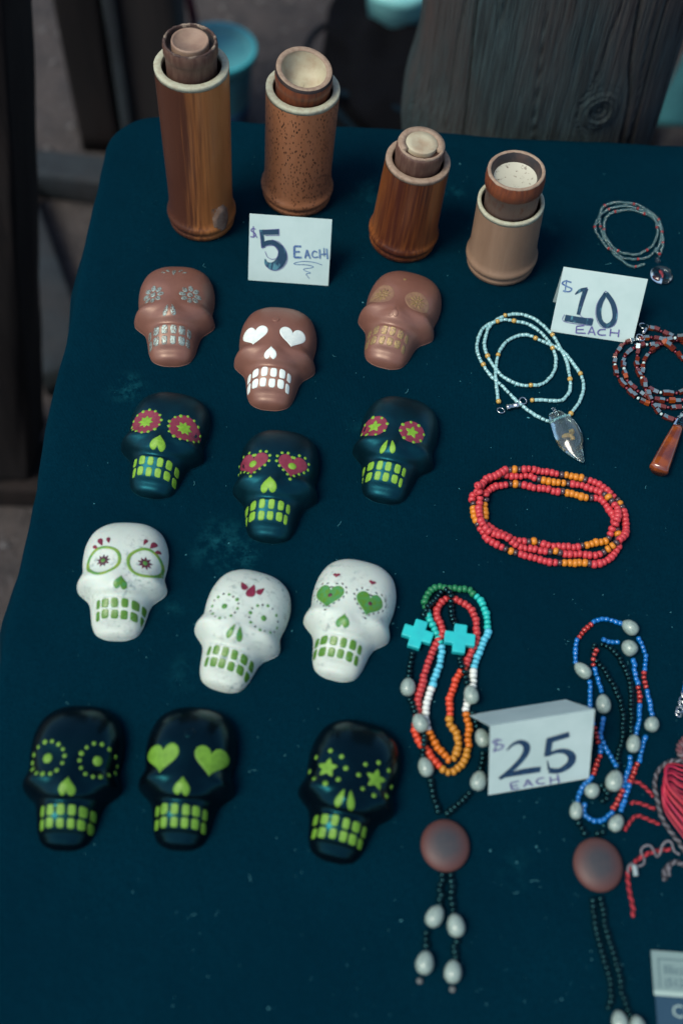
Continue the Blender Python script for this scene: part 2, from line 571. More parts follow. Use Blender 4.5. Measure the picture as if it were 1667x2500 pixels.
# left background: dark posts on low ground beams
q = un(232, 372, 0)
def post_at(px, w_, d_, label, mat_, y, seed):
    d = FW + RT * ((px - 833.5) / F) - UP * ((0 - 1250) / F)
    p = CAM + d * (y / d.y)
    me = timber('timber_post', (p.x, y + d_ / 2, 0.001), (p.x, y + d_ / 2, 1.4), w_, d_, mat_, up=Vector((0, 1, 0)), sub=40, amp=.004, seed=seed)
    return world_thing('timber_post', me, label, 'post')
post_at(180, .076, .09, 'nearly black squared timber post standing on the low grey beam', M_DARKWOOD, q.y, 1)
post_at(345, .102, .10, 'dark brown timber post beside a narrow grey strip behind the tallest bamboo container', mat('brown_timber', (.008, .007, .0075), (.015, .011, .0105), 6, .9, vec=(10, 10, 1), bst=.5), q.y + .02, 2)
post_at(263, .020, .05, 'narrow blue-grey strip between two dark timber posts', mat('grey_strip', (.02, .03, .036), (.008, .010, .013), 9, .9, vec=(6, 6, 1)), q.y + .005, 5)  # separate strip makes the pale streak between the posts

bz = .06
def beam(pts_px, w_, label, m_, seed, zt=bz, sgn=1):
    a, b = un(*pts_px[0], zt), un(*pts_px[1], zt)
    t = (b - a).normalized()
    n_ = Vector((-t.y, t.x, 0)) * sgn
    off = n_ * (w_ / 2) - Vector((0, 0, zt / 2))
    me = timber('ground_beam', a + off, b + off, w_, zt - .002, m_, sub=30, amp=.0015, seed=seed)
    return world_thing('ground_beam', me, label, 'beam')
beam(((-60, 404), (420, 465)), .062, 'low grey beam lying across the gravel under the black post', M_GREYWOOD, 3)
beam(((72, 432), (235, 880)), .085, 'low grey beam running along the gravel beside the table', M_GREYWOOD, 4, bz - .004, -1)
# leaning dark post at the left
b0 = un(20, 1135, 0)
vt = None
for z in np.linspace(.3, 1.4, 200):
    X = un(-78, 60, z)
    if vt is None or abs(X.y - b0.y - .05) < abs(vt.y - b0.y - .05): vt = X
me = timber('leaning_post', b0 + Vector((0, 0, .04)), b0 + (vt - b0) * 1.25, .105, .12, M_DARKWOOD, up=Vector((0, 1, 0)), sub=40, amp=.006, seed=8)
world_thing('leaning_post', me, 'leaning dark timber post close beside the left edge of the table', 'post')
beam(((-120, 1190), (130, 1200)), .09, 'black beam on the gravel at the foot of the leaning post', M_DARKWOOD, 6, .05)

def ring_mesh(name, ro, ri, z0, z1, mat_, seg=72, jag=0, seed=0):
    def wob(r, z, a, i):
        k = 1 + jag * mnoise.noise(Vector((math.cos(a) * 5, math.sin(a) * 5, seed + i)))
        return r * k, z + jag * .02 * mnoise.noise(Vector((math.cos(a) * 9, math.sin(a) * 9, seed + 7)))
    e = .0006
    return lathe(name, [(ri, z0), (ri, z1 - e), (ri + e, z1), (ro - e, z1), (ro, z1 - e), (ro, z0), (ri, z0)], mat_, seg, wob)

# drink cup with lid and straw on the ground
def build_cup():
    zt = .17
    c = un(530, 122, zt)
    root = empty('drink_cup', (c.x, c.y, 0.001), 0, 'large teal lidded drink cup with a dark red straw, standing on the gravel', 'cup')
    mt = mat('teal_cup_plastic', (.025, .13, .16), (.03, .16, .19), 30, .45)
    ml = mat('teal_lid_plastic', (.05, .24, .27), (.065, .28, .31), 60, .5, bst=.2, bscale=150)
    mb = mat('blue_cup_base', (.002, .03, .075), rough=.5)
    obj('cup_body', lathe('cup_body', [(.0, .004), (.043, .0), (.046, .004), (.050, .05), (.060, zt - .012)], mt, 48), root)
    obj('cup_band', lathe('cup_band', [(.0465, .006), (.0505, .05), (.0525, .07), (.0515, .07)], mb, 48), root)
    obj('lid', lathe('lid', [(.0, zt - .006), (.045, zt - .006), (.052, zt - .003), (.056, zt + .003), (.062, zt + .004), (.066, zt), (.066, zt - .012), (.062, zt - .012)], ml, 56), root)
    obj('lid_rim', ring_mesh('lid_rim', .0672, .0615, zt - .004, zt + .0052, mat('pale_teal_rim', (.035, .33, .38), rough=.45)), root)
    ms = mat('red_straw_plastic', (.07, .006, .014), rough=.4)
    p = un(478, 75, zt) - Vector((c.x, c.y, 0))
    obj('straw', tube_mesh('straw', [(p.x, p.y, zt - .05), (p.x - .002, p.y, zt + .02), (p.x - .012, p.y + .004, zt + .10)], .008, ms, 12), root)
build_cup()

# dark bag with a pale tub, and a folding chair, behind the log
def build_bag():
    c = un(985, 265, 0)
    root = empty('duffel_bag', (c.x + .06, 1.72, 0), 0, 'slumped black fabric bag lying on the gravel behind the log post', 'bag')
    m_ = mat('black_bag_fabric', (.0012, .0016, .0030), (.0008, .001, .002), 20, .9, spec=.1, bst=.6, bscale=40, bdist=.004)
    v, f = [], []
    na, nz = 80, 40
    for i in range(nz + 1):
        ph = i / nz * PI / 2
        for k in range(na):
            a = 2 * PI * k / na
            rx, ry, h = .22, .28, .25
            q_ = Vector((math.cos(a) * 2, math.sin(a) * 2, i * .12))
            g = 1 + .16 * mnoise.noise(q_) + .05 * math.sin(a * 5 + i * .3)
            cc = math.cos(ph) ** .45
            v.append((rx * cc * math.cos(a) * g, ry * cc * math.sin(a) * g, h * math.sin(ph) ** .8 * (1 + .08 * mnoise.noise(q_ * 1.7))))
    for i in range(nz):
        for k in range(na):
            a_, b_ = i * na + k, i * na + (k + 1) % na
            f.append((a_, b_, b_ + na, a_ + na))
    obj('bag_body', mk_mesh('bag_body', v, f, m_), root)
    mst = mat('navy_strap', (.0012, .007, .013), rough=.9, spec=.1)
    for (a0, a1, hh) in ((3.4, 5.3, .13), (2.6, 4.9, .08)):
        pts = []
        for s in np.linspace(0, 1, 24):
            a = a0 + (a1 - a0) * s
            z = hh + .07 * math.sin(s * PI)
            k_ = (1 - (z / .28) ** 2) ** .3 * 1.03
            pts.append((.25 * k_ * math.cos(a), .28 * k_ * math.sin(a), z))
        obj('strap', tube_mesh('strap', pts, .006, mst, 8), root)
    # pale tub behind it
    t0 = un(972, 20, .31)
    r2 = empty('plastic_tub', (t0.x, t0.y + .09, .225), 0, 'pale turquoise plastic tub standing on top of the black bag', 'tub')
    mp = mat('pale_turquoise_plastic', (.24, .60, .60), (.14, .42, .44), 12, .4)
    obj('tub_body', lathe('tub_body', [(0, 0), (.046, 0), (.056, .065)], mp, 40), r2)
    obj('tub_lid', lathe('tub_lid', [(.058, .06), (.060, .072), (.05, .078), (0, .077)], mp, 40), r2)
build_bag()

def build_chair():
    root_p = un(1660, 330, 0)
    root = empty('folding_chair', (root_p.x + .12, root_p.y, 0), 0, 'teal canvas folding chair with dark tube legs right of the log post', 'chair')
    mc = mat('teal_canvas', (.008, .075, .095), (.012, .10, .12), 14, .8, bst=.3, bscale=200)
    mtb = mat('dark_tube', (.006, .006, .009), rough=.5)
    def panel(name, q4, th=.006):
        P = [Vector(p) for p in q4]
        n_ = (P[1] - P[0]).cross(P[3] - P[0]).normalized() * th
        v, f = [], []
        G = 10
        for side in (0, 1):
            for i in range(G + 1):
                for j in range(G + 1):
                    s, t_ = i / G, j / G
                    p = P[0] * (1 - s) * (1 - t_) + P[1] * s * (1 - t_) + P[2] * s * t_ + P[3] * (1 - s) * t_
                    sag = -.02 * math.sin(s * PI) * math.sin(t_ * PI)
                    v.append(p + n_ * side + Vector((0, 0, sag)))
        for i in range(G):
            for j in range(G):
                a = i * (G + 1) + j
                f.append((a, a + 1, a + G + 2, a + G + 1))
                b = a + (G + 1) ** 2
                f.append((b, b + G + 1, b + G + 2, b + 1))
        o2 = (G + 1) ** 2
        edge = [i for i in range(G + 1)] + [(i + 1) * (G + 1) - 1 for i in range(1, G + 1)] + [G * (G + 1) + j for j in range(G - 1, -1, -1)] + [i * (G + 1) for i in range(G - 1, 0, -1)]
        for k in range(len(edge)):
            a, b = edge[k], edge[(k + 1) % len(edge)]
            f.append((b, a, a + o2, b + o2))
        return obj(name, mk_mesh(name, v, f, mc), root)
    panel('seat', ((-.17, .02, .30), (.25, .02, .30), (.25, .36, .27), (-.17, .36, .27)))
    panel('backrest', ((-.17, .40, .33), (.25, .40, .33), (.25, .50, .66), (-.17, .50, .66)))
    panel('lower_panel', ((-.20, -.06, .07), (.25, -.06, .07), (.25, -.02, .19), (-.17, -.02, .19)))
    for x in (-.185, .265):
        obj('leg', tube_mesh('leg', [(x, -.06, 0), (x, .52, .70)], .011, mtb, 10), root)
        obj('leg', tube_mesh('leg', [(x + .012, .42, 0), (x + .012, .0, .32)], .011, mtb, 10), root)
build_chair()

# ------------------------------------------------------------------ bamboo containers
def bamboo_mat(name, c1, c2, dark=None, dark_ang=None, speck=False, rough=.38, top=None):
    m = bpy.data.materials.new(name)
    t, bs = nodes_of(m)
    v = coord(t, (170, 170, 6))
    f1, h = noise_fac(t, v, 2.6, 8, .7, .25, .75)
    c = mix(t, f1, c1, c2)
    f2, _ = noise_fac(t, coord(t, (40, 40, 10)), 1.0, 4, .6, .4, .7)
    c = mix(t, f2, c, tuple(x * .85 for x in c1))
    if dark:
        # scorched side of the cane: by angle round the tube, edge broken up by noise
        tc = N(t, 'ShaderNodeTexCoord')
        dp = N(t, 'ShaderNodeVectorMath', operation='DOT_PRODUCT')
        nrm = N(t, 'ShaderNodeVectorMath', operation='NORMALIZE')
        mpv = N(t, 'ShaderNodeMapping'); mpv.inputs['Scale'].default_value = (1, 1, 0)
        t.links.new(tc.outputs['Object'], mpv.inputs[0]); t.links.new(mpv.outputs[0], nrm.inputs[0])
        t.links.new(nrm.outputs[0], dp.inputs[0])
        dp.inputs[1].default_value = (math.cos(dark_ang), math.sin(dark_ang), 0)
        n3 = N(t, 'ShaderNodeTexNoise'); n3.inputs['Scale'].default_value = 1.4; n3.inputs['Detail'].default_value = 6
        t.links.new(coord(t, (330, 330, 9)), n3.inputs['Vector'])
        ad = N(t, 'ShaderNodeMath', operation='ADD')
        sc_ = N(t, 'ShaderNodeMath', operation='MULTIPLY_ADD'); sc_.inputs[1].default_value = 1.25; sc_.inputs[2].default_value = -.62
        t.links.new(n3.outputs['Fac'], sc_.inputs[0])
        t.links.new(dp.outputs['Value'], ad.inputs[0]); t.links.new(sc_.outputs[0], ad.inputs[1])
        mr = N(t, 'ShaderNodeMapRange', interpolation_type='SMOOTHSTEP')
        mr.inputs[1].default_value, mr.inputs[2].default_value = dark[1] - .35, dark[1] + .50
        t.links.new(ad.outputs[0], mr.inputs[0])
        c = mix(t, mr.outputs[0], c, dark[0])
    if speck:
        vo = N(t, 'ShaderNodeTexVoronoi'); vo.inputs['Scale'].default_value = 1.0
        t.links.new(coord(t, (640, 640, 230)), vo.inputs['Vector'])
        fm, _ = noise_fac(t, coord(t, (60, 60, 22)), 1.0, 3, .5, .34, .46)
        mr = N(t, 'ShaderNodeMapRange'); mr.inputs[1].default_value, mr.inputs[2].default_value = .34, .24
        t.links.new(vo.outputs['Distance'], mr.inputs[0])
        mu = N(t, 'ShaderNodeMath', operation='MULTIPLY'); t.links.new(mr.outputs[0], mu.inputs[0]); t.links.new(fm, mu.inputs[1])
        c = mix(t, mu.outputs[0], c, (.02, .008, .006))
    t.links.new(c, bs.inputs['Base Color'])
    bs.inputs['Roughness'].default_value = rough
    bs.inputs['Coat Weight'].default_value = .25
    bs.inputs['Coat Roughness'].default_value = .25
    bump(t, bs, h, .15, .0006)
    return m
M_RIM = mat('pale_cut_bamboo', (.40, .42, .31), (.34, .32, .23), 300, .75, bst=.3, bscale=500)
M_RIM3 = mat('tan_cut_bamboo', (.31, .23, .165), (.24, .165, .115), 300, .75, bst=.3, bscale=500)
M_SEPT = mat('pale_bamboo_septum', (.44, .41, .29), (.34, .26, .17), 60, .6)
M_SEPT1 = mat('pinkish_septum', (.29, .20, .14), (.22, .14, .10), 70, .6)
M_SPECK = mat('speckled_septum', (.46, .46, .37), (.09, .05, .035), 240, .6, lo=.58, hi=.70, bst=.4, bscale=160)
M_COLLAR = mat('purple_brown_collar', (.082, .040, .030), (.135, .078, .056), 8, .45, vec=(40, 40, 6), bst=.2)
M_COLLAR2 = mat('red_brown_collar', (.20, .058, .024), (.11, .036, .022), 8, .42, vec=(40, 40, 8))
M_NECK = mat('greyish_lid_neck', (.25, .165, .125), (.22, .085, .045), 9, .6, lo=.5, hi=.7, vec=(30, 30, 12))
M_CHAR = mat('charred_lip', (.018, .016, .018), (.05, .03, .025), 90, .6)

def container(base, basew, rim, rimw, lidtop, lidw, label, m_body, m_rim, style, twist=0.0):
    b = un(*base)
    best = None
    for h in np.linspace(.03, .25, 441):
        q_ = pr(b + Vector((0, 0, h)))
        if best is None or abs(q_[1] - rim[1]) < best[0]: best = (abs(q_[1] - rim[1]), h, q_[0])
    h = best[1]
    d = (b + Vector((0, 0, h)) - CAM).dot(FW)
    lean = (rim[0] - best[2]) * d / F            # sideways lean in metres at the rim
    lean = max(-.012, min(.012, lean))
    rt = rimw / 2 * d / F
    rb = basew / 2 * ((b - CAM).dot(FW)) / F
    best = None
    for dh in np.linspace(.004, .06, 225):
        q_ = pr(b + Vector((lean, 0, h + dh)))
        if best is None or abs(q_[1] - lidtop[1]) < best[0]: best = (abs(q_[1] - lidtop[1]), dh)
    lh = best[1]
    rl = lidw / 2 * ((b + Vector((0, 0, h + lh)) - CAM).dot(FW)) / F
    root = empty('bamboo_container', (b.x, b.y, TZ + .0005), 0, label, 'container', 'bamboo containers with lids')
    root.rotation_euler = (0, math.atan2(lean, h), twist)
    rm = rb * .925
    prof = [(0, .0), (rb * .90, .0), (rb * .935, .0012), (rb * .95, .0035), (rb * .955, .0050), (rb * .905, .0062), (rb * .94, .0074), (rb * .985, .0088), (rb, .0108), (rb * .998, .0124),
            (rb * .975, .0140), (rb * .945, .0158), (rm * 1.005, .019), (rm * .99, .026)]
    for s in np.linspace(.1, 1, 14):
        prof.append((rm * .985 + (rt - rm * .985) * s, .03 + (h - .0035 - .03) * s))
    seed = random.random() * 50
    def wob(r, z, a, i):
        return r * (1 + .008 * mnoise.noise(Vector((math.cos(a), math.sin(a), z * 12 + seed)))), z
    obj('tube_body', lathe('tube_body', prof, m_body, 96, wob), root)
    ri = max(rl * 1.045, rt * .80)
    obj('cut_rim', ring_mesh('cut_rim', rt, ri, h - .0035, h, m_rim, jag=.006, seed=seed), root)
    obj('tube_lining', lathe('tube_lining', [(ri * 1.005, h - .002), (ri, h - .03), (0, h - .031)], M_CHAR, 48), root)
    lid = None
    zt = h + lh
    if style == 1:      # stepped collar, groove and inner disc
        lid = obj('lid', lathe('lid', [(rl * .93, h - .028), (rl * .94, h + lh * .35), (rl * .97, h + lh * .45), (rl * 1.0, h + lh * .52), (rl, zt - .004), (rl * .96, zt - .0015)], M_COLLAR, 80), root)
        obj('lid_lip', ring_mesh('lid_lip', rl * .97, rl * .88, zt - .006, zt - .001, mat('ragged_brown_lip', (.05, .026, .02), (.28, .22, .16), 120, .7, lo=.54, hi=.66), jag=.03, seed=2), lid)
        obj('lid_groove', lathe('lid_groove', [(rl * .89, zt - .002), (rl * .84, zt - .008), (rl * .66, zt - .008)], M_CHAR, 64), lid)
        obj('lid_disc', lathe('lid_disc', [(rl * .68, zt - .010), (rl * .685, zt - .002), (rl * .66, zt - .0005), (rl * .60, zt - .0012), (rl * .56, zt - .0028), (0, zt - .0035)], M_SEPT1, 64), lid)
    elif style == 2:    # wide open cup with a bowl-shaped septum, cut on the slant
        def slant(r, z, a, i):
            k = (z - (h - .028)) / (zt - h + .028)
            return r, z + max(0, k) ** 2 * (.003 * math.sin(a) - .002 * math.cos(a))
        lid = obj('lid', lathe('lid', [(rl * .95, h - .028), (rl * .955, h + lh * .25), (rl * .985, h + lh * .35), (rl, h + lh * .6), (rl * .995, zt - .003)], M_COLLAR2, 80, slant), root)
        obj('lid_edge', lathe('lid_edge', [(rl * .995, zt - .0032), (rl * .985, zt - .001), (rl * .965, zt)], M_CHAR, 80, slant), lid)
        obj('lid_lip', lathe('lid_lip', [(rl * .97, zt - .0004), (rl * .94, zt + .0003), (rl * .80, zt + .0002), (rl * .77, zt - .0008)], M_RIM3, 80, slant), lid)
        obj('lid_bowl', lathe('lid_bowl', [(rl * .785, zt - .0006), (rl * .76, zt - .004), (rl * .70, zt - .009), (rl * .55, zt - .014), (rl * .3, zt - .0165), (0, zt - .017)], M_SEPT, 64, slant), lid)
    elif style == 3:    # broken flat ring round a flush pale disc
        lid = obj('lid', lathe('lid', [(rl * .93, h - .028), (rl * .95, h), (rl * .985, h + lh * .3), (rl, h + lh * .55), (rl * .985, zt - .003), (rl * .95, zt - .0005), (rl * .86, zt)], M_COLLAR, 80), root)
        v, f = [], []
        m_ = M_RIM3
        segs = 90
        for k in range(segs + 1):
            a = math.radians(-20 + 235 * k / segs)
            for (r, z) in ((rl * .92, zt - .004), (rl * .93, zt + .001), (rl * .66, zt + .001), (rl * .65, zt - .006)):
                v.append((r * math.cos(a) * (1 + .02 * mnoise.noise(Vector((k * .3, r * 90, 1)))), r * math.sin(a), z))
        for k in range(segs):
            for j in range(3):
                a = k * 4 + j
                f.append((a, a + 4, a + 5, a + 1))
        f += [(0, 1, 2, 3), tuple(segs * 4 + j for j in (3, 2, 1, 0))]
        obj('lid_lip', mk_mesh('lid_lip', v, f, m_), lid)
        obj('lid_groove', lathe('lid_groove', [(rl * .90, zt - .0008), (rl * .86, zt - .002), (rl * .62, zt - .003)], mat('groove_brown', (.05, .022, .014), rough=.6), 64), lid)
        obj('lid_lip_front', ring_mesh('lid_lip_front', rl * .955, rl * .84, zt - .003, zt + .0004, M_RIM3, jag=.02, seed=5), lid)
        obj('lid_disc', lathe('lid_disc', [(rl * .64, zt - .005), (rl * .645, zt + .0006), (rl * .63, zt + .0012), (rl * .4, zt + .0006), (0, zt)], M_SEPT, 64), lid)
    else:               # thick flange over a narrower neck, recessed speckled septum
        lid = obj('lid', lathe('lid', [(rl * .98, h + lh * .52), (rl * 1.02, h + lh * .56), (rl * 1.03, h + lh * .75), (rl * 1.01, zt - .003), (rl * .985, zt - .0006)], M_COLLAR2, 80), root)
        obj('lid_neck', lathe('lid_neck', [(rl * .93, h - .028), (rl * .94, h + lh * .52), (rl * .985, h + lh * .53)], M_NECK, 80), lid)
        obj('lid_lip', ring_mesh('lid_lip', rl * .99, rl * .865, zt - .005, zt, M_RIM3, jag=.008, seed=4), lid)
        obj('lid_inner_wall', lathe('lid_inner_wall', [(rl * .87, zt - .0005), (rl * .80, zt - .003), (rl * .74, zt - .008)], M_CHAR, 64), lid)
        obj('lid_septum', lathe('lid_septum', [(rl * .75, zt - .0075), (rl * .6, zt - .0095), (rl * .3, zt - .011), (0, zt - .0115)], M_SPECK, 64), lid)
    return root, rb, h

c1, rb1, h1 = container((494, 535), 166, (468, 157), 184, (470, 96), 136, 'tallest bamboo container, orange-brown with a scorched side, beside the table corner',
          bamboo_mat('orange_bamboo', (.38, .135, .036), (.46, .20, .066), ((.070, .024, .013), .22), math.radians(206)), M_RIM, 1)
# pale scar near its foot
sv, sf = [], []
for i in range(9):
    for j in range(9):
        a = math.radians(-62 + 34 * i / 8); z = .010 + .024 * j / 8
        e = ((i - 4) / 4) ** 2 + ((j - 3.5) / 4.2) ** 2
        r = rb1 * (1.0 if z < .016 else .985) + (.0004 if e < .8 else -.002)
        sv.append((r * math.cos(a), r * math.sin(a), z))
for i in range(8):
    for j in range(8):
        sf.append((i * 9 + j, i * 9 + 9 + j, i * 9 + 10 + j, i * 9 + j + 1))
obj('node_scar', mk_mesh('node_scar', sv, sf, mat('grey_scar', (.16, .095, .062), (.24, .175, .13), 160, .7, bst=.5, bscale=300)), c1)
container((724, 474), 174, (740, 212), 182, (743, 168), 143, 'speckled brown bamboo container with an open slanted lid, behind the five dollar sign',
          bamboo_mat('speckled_bamboo', (.34, .135, .060), (.39, .175, .088), speck=True), M_RIM, 2)
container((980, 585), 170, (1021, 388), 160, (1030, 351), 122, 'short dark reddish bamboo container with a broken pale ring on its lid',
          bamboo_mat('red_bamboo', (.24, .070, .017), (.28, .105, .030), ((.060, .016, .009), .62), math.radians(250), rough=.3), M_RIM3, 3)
container((1220, 640), 173, (1247, 490), 164, (1259, 415), 143, 'shortest bamboo container, dull grey-tan with a thick red-brown lid flange',
          bamboo_mat('grey_bamboo', (.25, .155, .098), (.29, .19, .125), rough=.48), M_RIM, 4)

# ------------------------------------------------------------------ folded price signs
def inv_bilinear(q4, p):
    TL, TR, BR, BL = [np.array(x, float) for x in q4]
    u, v_ = .5, .5
    for _ in range(12):
        P = TL * (1 - u) * (1 - v_) + TR * u * (1 - v_) + BR * u * v_ + BL * (1 - u) * v_
        du = (TR - TL) * (1 - v_) + (BR - BL) * v_
        dv = (BL - TL) * (1 - u) + (BR - TR) * u
        e = np.array(p, float) - P
        J = np.stack([du, dv], 1)
        s = np.linalg.solve(J, e)
        u += s[0]; v_ += s[1]
    return u, v_

def ribbon(name, strokes, toP, parent, mat_, nrm, lift=.0004):
    """flat pen strokes: list of (points, widths) in card metres"""
    v, f = [], []
    for li, (pts, wd) in enumerate(strokes):
        P = np.array(pts, float)
        n = len(P)
        W_ = wd if hasattr(wd, '__len__') else [wd] * n
        b = len(v)
        for i in range(n):
            t = P[min(i + 1, n - 1)] - P[max(i - 1, 0)]
            t = t / (np.linalg.norm(t) + 1e-9)
            nn = np.array((-t[1], t[0]))
            for s in (-1, 1):
                q_ = P[i] + nn * W_[i] / 2 * s
                v.append(Vector(toP(q_[0], q_[1])) + nrm * (lift + li * .00004))
        for i in range(n - 1):
            a = b + 2 * i
            f.append((a, a + 1, a + 3, a + 2))
    return obj(name, mk_mesh(name, v, f, mat_, False), parent)

def price_sign(quad_src, crop_quad, words, label, phi=62, Lf=.058, spread=.10):
    BL, BR = un(*quad_src[3]), un(*quad_src[2])
    wv = BR - BL
    W_ = wv.length
    ex = wv.normalized()
    bk = Vector((-ex.y, ex.x, 0))
    # panel length that lands the fold where the photograph shows it
    best = None
    for ph in np.arange(35, 78, 1.0):
        for L_ in np.arange(.044, .072, .001):
            up_ = bk * math.cos(math.radians(ph)) + Vector((0, 0, math.sin(math.radians(ph))))
            e = 0
            for base, tgt in ((BL, quad_src[0]), (BR, quad_src[1])):
                q_ = pr(base + up_ * L_)
                e += (q_[0] - tgt[0]) ** 2 + (q_[1] - tgt[1]) ** 2
            e += ((ph - phi) * .6) ** 2
            if best is None or e < best[0]: best = (e, ph, L_)
    _, ph, Lf = best
    up_ = bk * math.cos(math.radians(ph)) + Vector((0, 0, math.sin(math.radians(ph))))
    nf = ex.cross(up_).normalized()
    if nf.y > 0: nf = -nf
    base = BL + Vector((0, 0, .0006))
    root = empty('price_sign', base, 0, label, 'sign', 'folded handwritten price signs')
    th = .00025
    def panel(name, o0, ux, uy, n_, bend):
        v, f = [], []
        GX, GY = 10, 8
        for side in (0, 1):
            for j in range(GY + 1):
                for i in range(GX + 1):
                    s, t_ = i / GX, j / GY
                    z = bend * math.sin(PI * s) * t_ * (1 - t_) * 4 + .0006 * mnoise.noise(Vector((s * 3, t_ * 3, W_ * 99)))*t_*(1-t_)
                    v.append(o0 + ux * s + uy * t_ + n_ * (z - th * side))
        m_ = (GX + 1) * (GY + 1)
        for j in range(GY):
            for i in range(GX):
                a = j * (GX + 1) + i
                f.append((a, a + 1, a + GX + 2, a + GX + 1)); f.append((a + m_, a + m_ + GX + 1, a + m_ + GX + 2, a + m_ + 1))
        ed = [i for i in range(GX + 1)] + [(j + 1) * (GX + 1) - 1 for j in range(1, GY + 1)] + [GY * (GX + 1) + i for i in range(GX - 1, -1, -1)] + [j * (GX + 1) for j in range(GY - 1, 0, -1)]
        for k in range(len(ed)):
            a, b = ed[k], ed[(k + 1) % len(ed)]
            f.append((a, a + m_, b + m_, b))
        return obj(name, mk_mesh(name, v, f, M_PAPER, False), root)
    Z0 = Vector((0, 0, 0))
    panel('front_panel', Z0, ex * W_, up_ * Lf, nf, .0)
    # back panel from the fold down to the table
    top = up_ * Lf
    bl = math.sqrt(max((Lf * 1.0) ** 2 - top.z ** 2, 1e-6))
    foot = Vector((top.x, top.y, 0)) + bk * bl * spread
    nb = (ex).cross(top - foot).normalized()
    if nb.y < 0: nb = -nb
    panel('back_panel', foot - bk * 0, ex * W_, (top - foot) * .992, nb, .0)
    scale = W_ / np.linalg.norm(np.array(crop_quad[1], float) - np.array(crop_quad[0], float))
    def toP(u, v_): return ex * u + up_ * v_
    for (nm, m_, strokes) in words:
        S = []
        for (pts, wd) in strokes:
            uv = [inv_bilinear(crop_quad, p) for p in pts]
            pts2 = np.array([(u * W_, (1 - v_) * Lf) for u, v_ in uv])
            wd2 = np.array(wd if hasattr(wd, '__len__') else [wd] * len(pts), float) * scale
            if len(pts) > 2:
                dense = catmull(np.c_[pts2, wd2], 5)
            else:
                dense = np.c_[pts2, wd2]
            S.append((dense[:, :2], dense[:, 2]))
        ribbon(nm, S, toP, root, m_, nf)
    return root

def poly(pts, w_):       # corners kept sharp: split into straight strokes
    return [([pts[i], pts[i + 1]], w_) for i in range(len(pts) - 1)]

price_sign(((609, 522), (815, 537), (801, 699), (606, 685)), ((65, 155), (1460, 245), (1370, 1360), (40, 1265)), [
    ('dollar_mark', M_PEN, [([(165, 410), (120, 395), (90, 430), (140, 465), (165, 500), (130, 535), (78, 530)], 20), ([(128, 358), (132, 548)], 16), ([(135, 450), (192, 550)], 16)]),
    ('price_figure', M_INK, [([(562, 452), (235, 458)], 88), ([(262, 415), (292, 715)], 66),
                             ([(285, 668), (340, 640), (430, 625), (530, 672), (600, 760), (612, 860), (575, 950), (500, 1012), (420, 1020), (345, 975), (322, 900)], [70, 80, 84, 100, 130, 155, 165, 160, 130, 70, 14])]),
    ('figure_outline', M_PEN, [([(225, 425), (560, 405)], 9), ([(560, 400), (562, 515)], 9), ([(325, 512), (562, 508)], 9), ([(230, 425), (275, 725)], 9),
                               ([(275, 725), (360, 680), (470, 680), (540, 740), (540, 830), (510, 890), (430, 905), (360, 860), (325, 775)], 9),
                               ([(440, 580), (560, 620), (650, 720), (692, 830), (690, 930), (640, 1020), (560, 1080), (470, 1095), (380, 1060), (335, 1000)], 9)]),
    ('word', M_PENB, poly([(930, 690), (815, 688), (812, 872), (935, 876)], 34) + [([(812, 782), (905, 778)], 30)] + poly([(992, 888), (1025, 745), (1078, 892)], 26) + [([(1005, 835), (1062, 838)], 20)]
        + [([(1195, 785), (1145, 765), (1110, 820), (1140, 870), (1212, 862)], 22)] + [([(1238, 735), (1242, 890)], 26), ([(1355, 722), (1368, 896)], 26), ([(1242, 818), (1362, 810)], 18), ([(1310, 708), (1312, 850)], 14)]),
    ('squiggle', M_PENB, [([(1275, 1000), (1150, 958), (980, 940), (860, 955), (805, 980), (860, 995), (1000, 998), (1125, 1025), (1090, 1050), (980, 1065), (975, 1092), (1080, 1135), (1008, 1155), (1060, 1235)], 11)]),
], 'folded white card reading $5 EACH in front of the speckled bamboo container')

price_sign(((1371, 652), (1580, 681), (1542, 840), (1342, 810)), ((750, 558), (1328, 640), (1222, 1078), (668, 997)), [
    ('dollar_mark', M_PENB, [([(805, 662), (765, 652), (742, 668), (775, 688), (808, 705), (790, 724), (748, 718)], 10), ([(772, 645), (762, 728)], 8)]),
    ('price_figure', M_INK, [([(832, 742), (868, 715), (915, 700)], [8, 24, 14]), ([(905, 702), (878, 790), (855, 880)], [34, 30, 24]), ([(765, 902), (955, 932)], 46)]
        + [([(1042, 732), (1005, 800), (995, 870), (1012, 930), (1050, 955), (1090, 930), (1104, 880), (1088, 800), (1042, 732)], [30, 34, 34, 30, 34, 36, 34, 34, 30])]),
    ('figure_outline', M_PEN, [([(1040, 718), (985, 800), (975, 880), (1000, 950), (1050, 972), (1105, 945), (1122, 870), (1100, 790), (1040, 718)], 4), ([(915, 696), (868, 880), (955, 905)], 4), ([(762, 880), (762, 928), (945, 955)], 4)]),
    ('word', M_PEN, poly([(897, 955), (845, 960), (842, 1006), (907, 1008)], 9) + [([(845, 982), (893, 982)], 9)] + poly([(922, 1014), (948, 960), (970, 1020)], 9) + [([(932, 998), (962, 1000)], 8)]
        + [([(1042, 980), (1005, 982), (988, 1002), (1005, 1018), (1042, 1018)], 9)] + [([(1076, 975), (1070, 1025)], 9), ([(1132, 980), (1126, 1031)], 9), ([(1074, 1000), (1128, 1004)], 8)]),
], 'folded white card reading $10 EACH beside the white and gold bead necklace')

